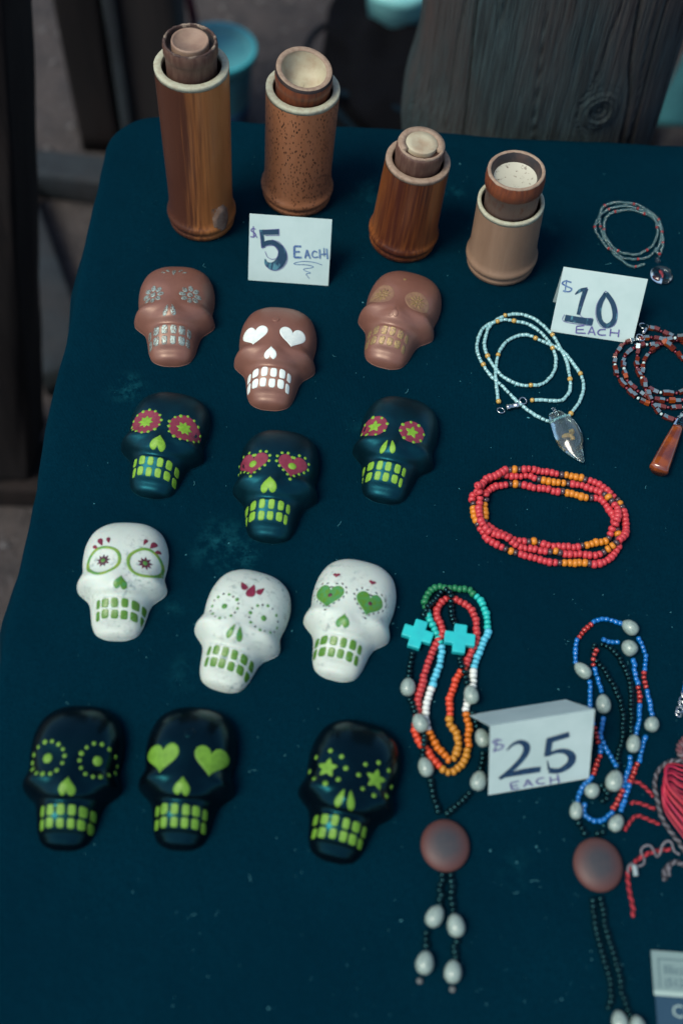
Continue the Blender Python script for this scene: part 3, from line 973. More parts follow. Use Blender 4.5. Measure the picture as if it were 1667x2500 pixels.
price_sign(((1195, 1767), (1452, 1741), (1436, 1901), (1191, 1942)), ((215, 510), (1435, 385), (1360, 1145), (195, 1340)), [
    ('dollar_mark', M_PEN, [([(345, 680), (290, 665), (248, 690), (290, 720), (365, 738), (330, 780), (245, 792)], 20), ([(298, 655), (262, 812)], 16)]),
    ('price_figure', M_INK2, [([(405, 800), (470, 735), (550, 705), (620, 735), (635, 800), (590, 890), (500, 990), (400, 1080), (320, 1135)], [14, 40, 60, 78, 84, 80, 74, 70, 50]), ([(330, 1118), (560, 1062), (795, 1030)], [30, 90, 88]),
                              ([(1130, 640), (870, 705)], 84), ([(902, 680), (872, 880)], 78), ([(880, 862), (990, 825), (1090, 830), (1155, 880), (1150, 950), (1090, 1010), (1000, 1050), (895, 1045)], [40, 60, 76, 92, 100, 96, 80, 84]), ([(872, 925), (892, 1040)], [8, 34])]),
    ('word', M_PEN, poly([(545, 1168), (445, 1190), (462, 1268), (548, 1254)], 18) + [([(452, 1230), (530, 1215)], 17)] + poly([(602, 1238), (642, 1148), (702, 1226)], 18) + [([(618, 1205), (688, 1196)], 15)]
        + [([(832, 1128), (770, 1140), (745, 1175), (775, 1200), (842, 1195)], 18)] + [([(905, 1115), (910, 1202)], 18), ([(988, 1092), (1006, 1188)], 20), ([(908, 1160), (1000, 1142)], 16)]),
], 'folded white card reading $25 EACH between two long bead rosaries', phi=58, spread=1.0)

# ------------------------------------------------------------------ skulls
OUT = [(0, .832), (.215, .806), (.378, .695), (.458, .51), (.472, .31), (.453, .14), (.474, .06), (.494, -.01), (.482, -.07), (.424, -.13), (.358, -.188), (.324, -.26), (.300, -.37), (.275, -.48), (.220, -.58), (.115, -.632), (0, -.642)]
_full = OUT + [(-x, y) for x, y in OUT[-2:0:-1]]
_o = catmull(_full, 10, True)
_ang = np.arctan2(_o[:, 1], _o[:, 0]); _rad = np.hypot(_o[:, 0], _o[:, 1])
_s = np.argsort(_ang)
_ang, _rad = _ang[_s], _rad[_s]
_ang = np.r_[_ang - 2 * PI, _ang, _ang + 2 * PI]; _rad = np.tile(_rad, 3)
def Rout(a): return np.interp(a, _ang, _rad)
def sstep(x): x = np.clip(x, 0, 1); return x * x * (3 - 2 * x)
_py = [-.69, -.6, -.5, -.35, -.25, -.12, .05, .2, .45, .8]
_pz = [.78, .84, .86, .87, .93, 1.0, 1.0, 1.0, 1.0, .98]
def skull_h(x, y):
    x, y = np.asarray(x, float), np.asarray(y, float)
    r = np.hypot(x, y); a = np.arctan2(y, x)
    t = np.clip(r / Rout(a), 0, 1)
    dome = (1 - t ** 3.0) ** .55
    z = .43 * dome * np.interp(y, _py, _pz)
    yc = -.225 + .12 * (np.abs(x) / .42) ** 2
    s = sstep((y - yc + .025) / .05)
    z = z - .050 * (1 - .65 * sstep((np.abs(x) - .22) / .16)) * (1 - s) * dome ** .5 * sstep((y + .62) / .06)
    z = z + .030 * np.exp(-(x / .25) ** 4) * sstep((y + .515) / .025) * sstep((-.25 - y) / .03) * dome
    z = z - .008 * np.exp(-((y + .523) / .016) ** 2) * np.exp(-(x / .2) ** 4) * dome ** .5
    z = z + .030 * np.exp(-((np.abs(x) - .40) / .10) ** 2 - ((y + .05) / .065) ** 2) * dome ** .4
    z = z + .045 * np.exp(-(x / .10) ** 2 - ((y + .12) / .13) ** 2)
    z = z - .022 * np.exp(-((((np.abs(x) - .225) / .15) ** 2 + ((y - .16) / .14) ** 2) ** 2))
    return np.maximum(z, 0)

SW = .0632
def skull_mesh(name, m_, ys):
    na, ts = 144, np.r_[np.linspace(.04, .86, 34), np.linspace(.88, .97, 7), [.98, .988, .994, .998, 1.0]]
    v = [(0, 0, float(skull_h(0, 0)))]
    f = []
    for t in ts:
        a = np.arange(na) * 2 * PI / na
        R_ = Rout(a)
        x, y = R_ * t * np.cos(a), R_ * t * np.sin(a)
        z = skull_h(x, y)
        for i in range(na): v.append((x[i], y[i] * ys, z[i]))
    for k in range(na): f.append((0, 1 + k, 1 + (k + 1) % na))
    for j in range(len(ts) - 1):
        for k in range(na):
            a, b = 1 + j * na + k, 1 + j * na + (k + 1) % na
            f.append((a, a + na, b + na, b))
    f.append(tuple(1 + (len(ts) - 1) * na + k for k in range(na)))
    me = mk_mesh(name, np.array(v) * SW, f, m_)
    return me

def shape(kind, n=32):
    if kind == 'circle': return np.array([(math.cos(a), math.sin(a)) for a in np.linspace(0, 2 * PI, n, False)])
    if kind == 'heart':
        t = np.linspace(0, 2 * PI, 44, False)
        x = 16 * np.sin(t) ** 3; y = 13 * np.cos(t) - 5 * np.cos(2 * t) - 2 * np.cos(3 * t) - np.cos(4 * t)
        return np.stack([x / 16, (y + 2.5) / 16], 1)
    if kind == 'drop':      # point upward
        t = np.linspace(0, 2 * PI, n, False)
        return np.stack([np.sin(t) * (.22 + .78 * np.sin(t / 2) ** 2.2) * .72, np.cos(t)], 1)
    if kind.startswith('star'):
        k = int(kind[4:]); inner = .5 if k == 5 else (.62 if k < 9 else .55)
        out = []
        for i in range(k * 4):
            a = PI / 2 + 2 * PI * i / (k * 4)
            ph = i % 4
            r = {0: 1.0, 1: .5 + .5 * inner - .03, 2: inner, 3: .5 + .5 * inner - .03}[ph]
            out.append((r * math.cos(a), r * math.sin(a)))
        return np.array(out)
    if kind == 'tooth':
        out = []
        for a in np.linspace(0, 2 * PI, 24, False):
            c, s = math.cos(a), math.sin(a)
            out.append((math.copysign(abs(c) ** .55, c), math.copysign(abs(s) ** .55, s)))
        return np.array(out)

FX = 0.0
def patch(name, pts, cx, cy, ys, m_, parent, off=.010, inner=0.0, ctr=(0, 0)):
    cx = cx + FX
    P = np.array(pts, float)
    n = len(P)
    v, f = [], []
    levels = (np.array([0, .3, .6, .85, .96, 1.0]) if inner == 0 else inner + (1 - inner) * np.array([0, .06, .3, .7, .94, 1.0]))
    lift = (np.array([1, 1, 1, .95, .7, -.3]) if inner == 0 else np.array([-.3, .7, 1, 1, .7, -.3])) * off
    C0 = np.array(ctr)
    off = off * .55; lift = lift * .55
    ph_ = rng.uniform(0, 6.28, 3)
    th_ = np.arange(n) / n * 2 * PI
    P = C0 + (P - C0) * (1 + .018 * np.sin(2 * th_ + ph_[0]) + .015 * np.sin(3 * th_ + ph_[1]) + .015 * np.sin(5 * th_ + ph_[2]))[:, None]
    for L_, lf in zip(levels, lift):
        q_ = C0 + (P - C0) * L_
        x, y = cx + q_[:, 0], cy + q_[:, 1]
        r = np.hypot(x, y); a = np.arctan2(y, x); lim = Rout(a) * .985
        k = np.minimum(1, lim / np.maximum(r, 1e-6)); x, y = x * k, y * k
        z = skull_h(x, y) + lf
        for i in range(n): v.append((x[i] * SW, y[i] * ys * SW, z[i] * SW))
    for j in range(len(levels) - 1):
        for k in range(n):
            a, b = j * n + k, j * n + (k + 1) % n
            f.append((a, b, b + n, a + n))
    return obj(name, mk_mesh(name, v, f, m_), parent)

_dv, _df = [], []
for i in range(5):
    ph = i / 5 * PI / 2
    for k in range(12):
        a = 2 * PI * k / 12
        _dv.append((math.cos(ph) * math.cos(a), math.cos(ph) * math.sin(a), math.sin(ph) * .35))
_dv.append((0, 0, .35))
for i in range(4):
    for k in range(12):
        a, b = i * 12 + k, i * 12 + (k + 1) % 12
        _df.append((a, b, b + 12, a + 12))
for k in range(12): _df.append((48 + k, 48 + (k + 1) % 12, 60))
DOTS = {}
def dot(name, x, y, r, ys, m_, parent, sx=1, sy=1, rot=0):
    x = x + FX
    if m_.name not in DOTS: DOTS[m_.name] = mk_mesh('dot_' + m_.name, _dv, _df, m_)
    e = .004
    zx = float(skull_h(x + e, y) - skull_h(x - e, y)) / (2 * e); zy = float(skull_h(x, y + e) - skull_h(x, y - e)) / (2 * e) / ys
    n_ = Vector((-zx, -zy, 1)).normalized()
    q_ = n_.to_track_quat('Z', 'Y') @ Quaternion((0, 0, 1), rot)
    return obj(name, DOTS[m_.name], parent, Vector((x, y * ys, float(skull_h(x, y)))) * SW, q_, (r * SW * sx, r * SW * sy, r * SW))

TEETH_X = (-.238, -.157, -.054, .054, .157, .238)
def teeth(root, ys, m_, wk=1.0):
    sh = shape('tooth')
    for row, (yc, hh) in enumerate(((-.328, .047), (-.440, .045))):
        for i, x in enumerate(TEETH_X):
            edge = i in (0, 5)
            w_ = (.020 if edge else .035) * wk
            if row: x = x * .965
            j = rng.uniform(-.004, .004, 4)
            patch('tooth', sh * (w_ * (1 + j[0] * 12), hh * (1 + j[1] * 10)), x + j[2], yc + j[3] - (.008 if edge else 0), ys, m_, root, .012)

def nose_heart(root, ys, m_, k=1.0):
    patch('nose_mark', shape('heart') * (.072 * k, -.085 * k), 0, -.125, ys, m_, root, .010, ctr=(0, 0))
def nose_drops(root, ys, m_, k=1.0):
    for s in (-1, 1):
        P = shape('drop') * (.068 * k, .082 * k)
        a = s * .24
        P = np.stack([P[:, 0] * math.cos(a) + P[:, 1] * math.sin(a) * -1 * 1, P[:, 0] * math.sin(a) + P[:, 1] * math.cos(a)], 1)
        P = P * (1, 1)
        patch('nose_mark', P, s * .047 * k, -.125, ys, m_, root, .010)

SK = {}
def skull(kind, Apx, Bpx, label, ys, size=1.0, fx=0.0):
    global FX
    FX = fx
    size = size * {'c': 1.0, 'b': .97, 'w': .955, 'k': .96}[kind]
    m_ = {'c': M_CHOC, 'b': M_BLACK, 'w': M_WHITE, 'k': M_GLOSS}[kind]
    if kind not in SK: SK[kind] = skull_mesh('skull_body_' + kind, m_, ys)
    W_ = SW * size
    za, zb = float(skull_h(.225, .155) + skull_h(-.225, .155)) / 2 * W_, float(skull_h(.12, -.393)) * W_
    a, b = un(*Apx, TZ + za), un(*Bpx, TZ + zb)
    u = (a - b); u.z = 0
    mid = (a + b) / 2
    u.normalize()
    rz = math.atan2(u.y, u.x) - PI / 2
    cen = mid - u * ((.155 - .393) / 2 * ys * W_) - Vector((u.y, -u.x, 0)) * (fx * W_)
    root = empty('painted_skull', (cen.x, cen.y, TZ + .0004), rz, label, 'skull', 'small moulded skulls set out in rows')
    root.scale = (size * random.uniform(.98, 1.02), size * random.uniform(.985, 1.015), size * random.uniform(.94, 1.04))
    obj('skull_body', SK[kind], root)
    return root
EY = ((-.225, .155), (.225, .155))

# brown skulls
s = skull('c', (419, 720), (412.6, 816), 'brown skull with silver glitter flower eyes, teeth and forehead drops', 1.04, fx=-0.02)
for ex_, ey_ in EY:
    for k in range(8):
        a = 2 * PI * k / 8
        P = shape('circle', 14) * (.030, .042)
        P = np.stack([P[:, 0] * math.cos(a) - P[:, 1] * math.sin(a), P[:, 0] * math.sin(a) + P[:, 1] * math.cos(a)], 1)
        patch('eye_petal', P, ex_ - .092 * math.sin(a), ey_ + .092 * math.cos(a), 1.04, M_SILVER, s, .008)
    patch('eye_centre', shape('circle', 16) * .034, ex_, ey_, 1.04, M_SILVER, s, .012)
nose_drops(s, 1.04, M_SILVER, .9); teeth(s, 1.04, M_SILVER, 1.05)
for (dx, dy, k, a) in ((0, .515, 1, 0), (-.075, .555, .7, .6), (.075, .555, .7, -.6), (-.13, .52, .55, 1.0), (.13, .52, .55, -1.0)):
    P = shape('drop', 18) * (.05 * k, -.055 * k)
    P = np.stack([P[:, 0] * math.cos(a) - P[:, 1] * math.sin(a), P[:, 0] * math.sin(a) + P[:, 1] * math.cos(a)], 1)
    patch('forehead_drop', P, dx, dy, 1.04, M_SILVER, s, .010)

s = skull('c', (668, 820), (654.5, 927), 'brown skull with white heart eyes and white teeth', 1.04, fx=-0.03)
for ex_, ey_ in EY: patch('eye_heart', shape('heart') * (.155, .165), ex_, ey_ - .01, 1.04, M_WPAINT, s, .008)
nose_heart(s, 1.04, M_WPAINT, 1.05); teeth(s, 1.04, M_WPAINT, 1.1)
patch('forehead_boss', shape('circle', 18) * (.045, .04), 0, .40, 1.04, M_CHOC, s, .016)

s = skull('c', (975.7, 727), (943.5, 824), 'brown skull with faint gold washed eyes and teeth', 1.04, fx=-0.03)
for ex_, ey_ in EY:
    patch('eye_disc', shape('circle', 28) * (.155, .15), ex_, ey_, 1.04, M_GOLDEYE, s, .006)
    for k in range(10):
        a = 2 * PI * k / 10
        P = shape('circle', 10) * (.012, .036)
        P = np.stack([P[:, 0] * math.cos(a) - P[:, 1] * math.sin(a), P[:, 0] * math.sin(a) + P[:, 1] * math.cos(a)], 1)
        patch('eye_ray', P, ex_ - .062 * math.sin(a), ey_ + .062 * math.cos(a), 1.04, M_GOLD, s, .018)
    patch('eye_centre', shape('circle', 14) * .024, ex_, ey_, 1.04, M_GOLD, s, .014)
patch('nose_mark', shape('heart') * (.062, -.075), 0, -.125, 1.04, M_CHOC, s, .012); teeth(s, 1.04, M_GOLD, 1.05)
patch('forehead_drop', shape('circle', 12) * .02, -.02, .46, 1.04, M_GOLD, s, .008)

# satin black skulls
def dots_ring(root, ex_, ey_, r, n, dr, m_, ys, m2=None, d2=None, a0=0, ry=None):
    ry = ry or r
    for k in range(n):
        a = a0 + 2 * PI * k / n
        mm, rr = (m_, dr) if (m2 is None or k % 2 == 0) else (m2, d2)
        dot('dot', ex_ + r * math.cos(a) + rng.normal(0, .004), ey_ + ry * math.sin(a) + rng.normal(0, .004), rr * rng.uniform(.82, 1.15), ys, mm, root)
def heart_dots(root, ex_, ey_, w_, h_, n, dr, m_, ys, k=1.14, dash=False):
    P = shape('heart') * (w_ * k, h_ * k)
    P = np.vstack([P, P[:1]])
    q_, _ = resample(P, np.linalg.norm(np.diff(P, axis=0), axis=1).sum() / n)
    for (x, y) in q_:
        a = math.atan2(y, x)
        dot('dot', ex_ + x, ey_ + y, dr, ys, m_, root, 1.5 if dash else 1, .75 if dash else 1, a)

YB = 1.02
s = skull('b', (402.3, 1039.8), (377.4, 1140), 'black skull with maroon dotted eyes and lime eight-petal flowers', YB, fx=0.02)
for ex_, ey_ in EY:
    patch('eye_disc', shape('circle', 36) * (.180, .170), ex_, ey_, YB, M_MAG, s, .007)
    patch('eye_flower', shape('star8') * .092, ex_, ey_, YB, M_LIME, s, .013)
    dots_ring(s, ex_, ey_, .176, 14, .020, M_LIME, YB, a0=.2, ry=.167)
nose_heart(s, YB, M_LIME, 1.25); teeth(s, YB, M_LIME)
s = skull('b', (665.6, 1135.5), (650, 1248), 'black skull with maroon heart eyes edged in lime dots', YB, fx=-0.05)
for ex_, ey_ in EY:
    patch('eye_heart', shape('heart') * (.165, .168), ex_, ey_ - .01, YB, M_MAG, s, .007)
    dot('eye_centre', ex_, ey_, .045, YB, M_LIME, s, 1.0, 1.1)
    heart_dots(s, ex_, ey_ - .01, .165, .168, 17, .019, M_LIME, YB)
nose_heart(s, YB, M_LIME, 1.25); teeth(s, YB, M_LIME)
s = skull('b', (959.6, 1046), (934, 1151), 'black skull with maroon eyes, lime stars and two nose drops', YB, fx=-0.06)
for ex_, ey_ in EY:
    patch('eye_disc', shape('circle', 36) * (.155, .145), ex_, ey_, YB, M_MAG, s, .007)
    patch('eye_star', shape('star5') * .085, ex_, ey_, YB, M_LIME, s, .013)
    dots_ring(s, ex_, ey_, .142, 8, .023, M_LIME, YB, a0=.3, ry=.132)
nose_drops(s, YB, M_LIME, 1.0); teeth(s, YB, M_LIME)

# white skulls
YW = 1.0
s = skull('w', (303.4, 1369.8), (291.8, 1489), 'white skull with green ringed eyes and six berry drops on its forehead', YW, fx=.045)
for ex_, ey_ in EY:
    patch('eye_ring', shape('circle', 40) * (.198, .19), ex_, ey_, YW, M_RING, s, .009, inner=.80)
    patch('eye_star', shape('star9') * .082, ex_, ey_, YW, M_MAROON, s, .010)
    dot('eye_centre', ex_, ey_, .030, YW, M_GREEN, s)
nose_heart(s, YW, M_GREEN, 1.05); teeth(s, YW, M_TOOTHG, 1.12)
for sx in (-1, 1):
    for (dx, dy, k, a) in ((.20, .42, .75, .25), (.285, .40, 1.0, .45), (.335, .335, .7, .8)):
        P = shape('drop', 18) * (.064 * k, -.062 * k)
        a = a * sx
        P = np.stack([P[:, 0] * math.cos(a) + P[:, 1] * math.sin(a), -P[:, 0] * math.sin(a) + P[:, 1] * math.cos(a)], 1)
        patch('forehead_drop', P, sx * dx, dy, YW, M_RED, s, .008)
s = skull('w', (596.4, 1495.5), (557, 1614), 'white skull with dotted ring eyes and three berry drops on its forehead', YW, fx=.035)
for ex_, ey_ in EY:
    dots_ring(s, ex_, ey_, .152, 16, .020, M_GREEN, YW, M_INKDOT, .012)
    dot('eye_centre', ex_, ey_, .034, YW, M_GREEN, s)
nose_drops(s, YW, M_GREEN, 1.0); teeth(s, YW, M_TOOTHG, 1.12)
for (dx, dy, k, a) in ((0, .42, 1.15, 0), (-.105, .455, .8, .75), (.095, .45, .75, -.45)):
    P = shape('drop', 18) * (.098 * k, .080 * k)
    P = np.stack([P[:, 0] * math.cos(a) - P[:, 1] * math.sin(a), P[:, 0] * math.sin(a) + P[:, 1] * math.cos(a)], 1)
    patch('forehead_drop', P, dx, dy, YW, M_RED, s, .009)
s = skull('w', (851.9, 1464), (821.8, 1585), 'white skull with green heart eyes fringed by black dashes', YW, fx=-0.03)
for ex_, ey_ in EY:
    patch('eye_heart', shape('heart') * (.155, .165), ex_, ey_ - .01, YW, M_GREEN, s, .009)
    dot('eye_centre', ex_ + .01, ey_ + .01, .028, YW, M_MAROON, s)
    heart_dots(s, ex_, ey_ - .01, .155, .165, 19, .012, M_INKDOT, YW, 1.17, True)
nose_heart(s, YW, M_GREEN, 1.05); teeth(s, YW, M_TOOTHG, 1.12)
for sx in (-1, 1): patch('forehead_drop', shape('heart') * (.042, .036), sx * .205, .42, YW, M_RED, s, .008)

# glossy black skulls
YK = 1.0
EYK = ((-.243, .155), (.243, .155))
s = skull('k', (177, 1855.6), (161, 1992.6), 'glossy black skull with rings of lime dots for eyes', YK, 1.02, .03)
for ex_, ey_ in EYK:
    dots_ring(s, ex_, ey_, .168, 14, .023, M_LIME_SHADE, YK, a0=.1)
    dot('eye_centre', ex_, ey_, .050, YK, M_LIME_SHADE, s)
nose_heart(s, YK, M_LIME_SHADE, 1.15); teeth(s, YK, M_LIME_SHADE, 1.05)
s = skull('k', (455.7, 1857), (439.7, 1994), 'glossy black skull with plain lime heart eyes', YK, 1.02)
for ex_, ey_ in EYK: patch('eye_heart', shape('heart') * (.168, .172), ex_, ey_ - .01, YK, M_LIME_SHADE, s, .008)
nose_heart(s, YK, M_LIME_SHADE, 1.15); teeth(s, YK, M_LIME_SHADE, 1.05)
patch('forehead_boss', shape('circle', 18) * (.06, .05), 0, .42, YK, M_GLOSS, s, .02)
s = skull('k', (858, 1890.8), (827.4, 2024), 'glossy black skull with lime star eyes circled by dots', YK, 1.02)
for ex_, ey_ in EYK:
    patch('eye_star', shape('star5') * .105, ex_, ey_, YK, M_LIME_SHADE, s, .010)
    dots_ring(s, ex_, ey_, .172, 8, .026, M_LIME_SHADE, YK, a0=.1)
nose_drops(s, YK, M_LIME_SHADE, 1.1); teeth(s, YK, M_LIME_SHADE, 1.05)

# ------------------------------------------------------------------ beads
def bead_mesh(name, prof, m_, seg=12):
    """profile (radius, along) about the local Z axis, unit radius"""
    return lathe(name, prof, m_, seg)
SEED = [(.32, -.62), (.62, -.66), (.9, -.46), (1, -.1), (1, .1), (.9, .46), (.62, .66), (.32, .62), (.30, 0), (.32, -.62)]
BUGLE = [(.4, -1.1), (.86, -1.1), (.96, -1.0), (.96, 1.0), (.86, 1.1), (.4, 1.1)]
BARREL = [(.35, -.92), (.7, -.9), (.95, -.66), (1, 0), (.95, .66), (.7, .9), (.35, .92)]
ROUND = [(.25, -.85), (.6, -.78), (.9, -.42), (1, 0), (.9, .42), (.6, .78), (.25, .85)]
TEAR = [(.10, -1.32), (.34, -1.22), (.66, -.95), (.90, -.5), (1, 0), (.98, .35), (.86, .75), (.60, 1.05), (.30, 1.2), (.12, 1.22)]
HEX = [(.3, -1.0), (.92, -1.0), (1.0, -.9), (1.0, .9), (.92, 1.0), (.3, 1.0)]
_BM = {}
def bm_(kind, m_):
    k = (kind, m_.name)
    if k not in _BM:
        prof, seg = {'seed': (SEED, 12), 'bugle': (BUGLE, 8), 'round': (ROUND, 10), 'barrel': (BARREL, 10), 'tear': (TEAR, 20), 'hex': (HEX, 4), 'face': (HEX, 4)}[kind]
        me = bead_mesh('bead_%s_%s' % (kind, m_.name), prof, m_, seg)
        if kind == 'face':
            me.materials.append(M_SKYFACE)
            me.polygons[2 * 4].material_index = 1
        if kind in ('hex', 'face'): me.polygons.foreach_set('use_smooth', [False] * len(me.polygons))
        _BM[k] = me
    return _BM[k]

class Pile:
    """lays beads on the table, lifting a strand where it crosses beads already lying there"""
    def __init__(self): self.p = []
    def z(self, x, y, r, skip_key, idx):
        z = r
        for (bx, by, bz, br, key, i) in self.p:
            if key == skip_key and abs(i - idx) < 4: continue
            d2 = (bx - x) ** 2 + (by - y) ** 2
            R_ = (br + r) * .92
            if d2 < R_ * R_: z = max(z, bz + math.sqrt(R_ * R_ - d2) * .95)
        return z
    def add(self, *a): self.p.append(a)

def tq(t): return Vector(t).to_track_quat('Z', 'Y') @ Quaternion((0, 0, 1), random.uniform(0, 6.28))

M_STRING = mat('dark_thread', (.001, .002, .003), rough=.9, spec=.1)
def strand(root, pile, pts, pitch, fn, closed=False, key=0, smooth=True, jit=.12, n=8, thread=True, name='bead'):
    """pts on the table (metres, x y); fn(frac, i) -> (kind, material, radius)"""
    C = catmull(pts, n, closed) if smooth else np.array(pts, float)
    Q, fr = resample(C, pitch, closed)
    nq = len(Q)
    info = [fn(fr[i], i) for i in range(nq)]
    zs = []
    for i in range(nq):
        r = info[i][2]
        z = pile.z(Q[i][0], Q[i][1], r, key, i)
        zs.append(z); 
    z0 = np.array(zs)
    for _ in range(2):   # let a lifted strand ramp up to a crossing
        z0 = np.maximum(z0, (np.roll(z0, 1) + np.roll(z0, -1)) / 2 * .96) if closed or nq > 4 else z0
    for i in range(nq):
        pile.add(Q[i][0], Q[i][1], z0[i], info[i][2], key, i)
    ox, oy, oz = root.location
    P3 = []
    for i in range(nq):
        a = Q[(i - 1) % nq] if closed else Q[max(i - 1, 0)]
        b = Q[(i + 1) % nq] if closed else Q[min(i + 1, nq - 1)]
        za = z0[(i - 1) % nq] if closed else z0[max(i - 1, 0)]
        zb = z0[(i + 1) % nq] if closed else z0[min(i + 1, nq - 1)]
        t = Vector((b[0] - a[0], b[1] - a[1], zb - za))
        if t.length < 1e-9: t = Vector((1, 0, 0))
        t.normalize()
        t = (t + Vector((random.uniform(-jit, jit), random.uniform(-jit, jit), random.uniform(-jit, jit) * .5))).normalized()
        loc = Vector((Q[i][0] - ox + random.uniform(-1, 1) * jit * .0012, Q[i][1] - oy + random.uniform(-1, 1) * jit * .0012, TZ + .0004 + z0[i] - oz))
        P3.append(loc)
        kind, m_, r = info[i]
        sr = r * random.uniform(.88, 1.08)
        if kind in ('hex', 'face'):
            qq = Vector(t).to_track_quat('Z', 'Y') @ Quaternion((0, 0, 1), PI / 4 + random.uniform(-.35, .35))
        else: qq = tq(t)
        obj(name, bm_(kind, m_), root, loc, qq, (sr, sr, sr * random.uniform(.9, 1.08)))
    if thread and nq > 2:
        if closed: P3.append(P3[0])
        obj('thread', tube_mesh('thread', P3, .0004, M_STRING, 5), root)
    return Q, z0

def px_pts(crop, pts):      # crop = (x0, y0, scale)
    return [tuple(un(crop[0] + crop[2] * x, crop[1] + crop[2] * y).xy) for x, y in pts]
def mpp(py, n):             # metres for n photograph pixels across, on the table at row py
    a, b = un(833, py), un(833 + n, py)
    return (b - a).length

M_BW = mat('white_glass_bead', (.34, .56, .55), (.16, .44, .47), 90, .22, lo=.4, hi=.65, spec=.7, coat=.4)
M_BGOLD = mat('gold_glass_bead', (.42, .23, .03), (.55, .40, .12), 300, .15, coat=.7)
M_BCLR = mat('clear_glass_bead', (.20, .42, .44), (.05, .18, .21), 500, .08, lo=.42, hi=.6, spec=.9, coat=.8, trans=.6)
M_BRED = mat('small_red_bead', (.28, .015, .015), rough=.25, coat=.5)
M_BCORAL = mat('coral_red_bead', (.55, .045, .055), (.48, .038, .05), 150, .42)
M_BYEL = mat('amber_yellow_bead', (.62, .22, .015), (.55, .18, .012), 150, .4)
M_BBRN = mat('plum_brown_bead', (.045, .025, .032), (.09, .06, .065), 200, .3, coat=.4)
M_METAL = mat('silver_metal', (.62, .66, .66), rough=.18, metallic=1.0)
M_AMB = mat('amber_cube_bead', (.20, .028, .012), (.13, .02, .012), 120, .08, spec=.9, coat=1.0, trans=.25)
M_AMB2 = mat('orange_glint_bead', (.36, .07, .006), rough=.1, coat=1.0, trans=.2)
M_SKYFACE = mat('silver_sky_face', (.20, .30, .33), (.30, .40, .42), 200, .2, metallic=.6)  # silvery upper bead face with the sky's reflection put into its colour
M_GARNET = mat('garnet_seed_bead', (.16, .012, .025), rough=.25, coat=.5)
M_ICE = mat('ice_seed_bead', (.45, .62, .60), rough=.2, coat=.5)
M_GRN = mat('green_bead', (.012, .19, .07), (.01, .15, .06), 100, .45)
M_TURQ = mat('turquoise_bead', (.015, .50, .43), (.012, .43, .40), 100, .45)
M_LBLU = mat('sky_blue_bead', (.05, .45, .62), (.25, .66, .75), 260, .4, lo=.5, hi=.65)
M_BWHT = mat('opaque_white_bead', (.66, .72, .68), rough=.45)
M_ORG = mat('orange_bead', (.60, .16, .008), (.52, .13, .006), 100, .42)
M_YEL = mat('mustard_bead', (.50, .22, .02), (.44, .18, .015), 100, .42)
M_RORG = mat('red_orange_bead', (.66, .070, .025), (.58, .05, .02), 100, .42)
M_SALM = mat('salmon_red_bead', (.50, .045, .045), (.44, .035, .04), 100, .42)
M_BLK = mat('black_glass_bead', (.0006, .0035, .005), rough=.25, spec=.6, tint=(.25, .9, 1))
M_TEAR = mat('grey_white_seed', (.27, .36, .32), (.10, .15, .14), 1.0, .35, lo=.45, hi=.75, vec=(5, 5, .8), coat=.2)
M_BLUE = mat('blue_glass_bead', (.001, .10, .40), (.004, .23, .58), 260, .12, lo=.45, hi=.62, coat=.8)
M_RGLS = mat('red_glass_bead', (.40, .022, .022), (.52, .05, .03), 260, .15, coat=.7)
M_CROSS = mat('turquoise_stone', (.010, .50, .50), (.012, .42, .45), 90, .5, bst=.15, bscale=200)
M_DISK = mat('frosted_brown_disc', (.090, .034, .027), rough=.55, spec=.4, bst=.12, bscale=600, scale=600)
_t, _b = M_DISK.node_tree, M_DISK.node_tree.nodes['Principled BSDF']      # bluish core paints in a sky reflection, redder rim
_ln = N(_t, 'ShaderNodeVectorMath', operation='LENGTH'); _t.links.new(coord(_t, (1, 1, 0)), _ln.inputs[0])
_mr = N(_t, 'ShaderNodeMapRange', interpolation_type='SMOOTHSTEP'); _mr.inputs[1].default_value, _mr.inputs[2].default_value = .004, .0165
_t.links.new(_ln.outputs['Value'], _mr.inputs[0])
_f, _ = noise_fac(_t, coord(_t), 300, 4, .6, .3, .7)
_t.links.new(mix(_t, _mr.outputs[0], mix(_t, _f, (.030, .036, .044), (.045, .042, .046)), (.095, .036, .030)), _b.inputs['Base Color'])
M_GLASS = bpy.data.materials.new('clear_glass')
_t, _b = nodes_of(M_GLASS)
_b.inputs['Base Color'].default_value = (.92, 1, 1, 1); _b.inputs['Roughness'].default_value = .03
_b.inputs['Transmission Weight'].default_value = 1; _b.inputs['IOR'].default_value = 1.38

M_CRYSTAL = mat('pale_crystal', (.75, .95, .95), (.55, .8, .8), 160, .05, lo=.4, hi=.7, trans=.96, ior=1.4, coat=.6, bst=.3, bscale=160, bdist=.001)
# --- white and gold bead necklace
CG = (1100, 450, .3616)
white_path = [(320, 1490), (306, 1380), (300, 1280), (318, 1160), (370, 1075), (460, 1030), (530, 1032), (575, 1055), (650, 1085), (740, 1130), (800, 1190), (862, 1280), (890, 1350), (875, 1450), (805, 1560), (755, 1592), (715, 1610),
              (670, 1612), (610, 1592), (540, 1550), (460, 1488), (400, 1430), (330, 1358), (270, 1306), (210, 1220), (178, 1140), (182, 1050), (230, 970), (310, 938), (360, 926), (430, 935), (520, 955), (590, 1000), (650, 1060), (685, 1125), (706, 1195),
              (690, 1280), (622, 1352), (530, 1370), (430, 1352), (330, 1290), (245, 1170), (225, 1080), (250, 985), (300, 930), (360, 900), (440, 886), (530, 905), (610, 955), (685, 1035), (730, 1110), (775, 1200), (800, 1335), (795, 1410), (745, 1466), (680, 1470), (610, 1466), (530, 1470)]
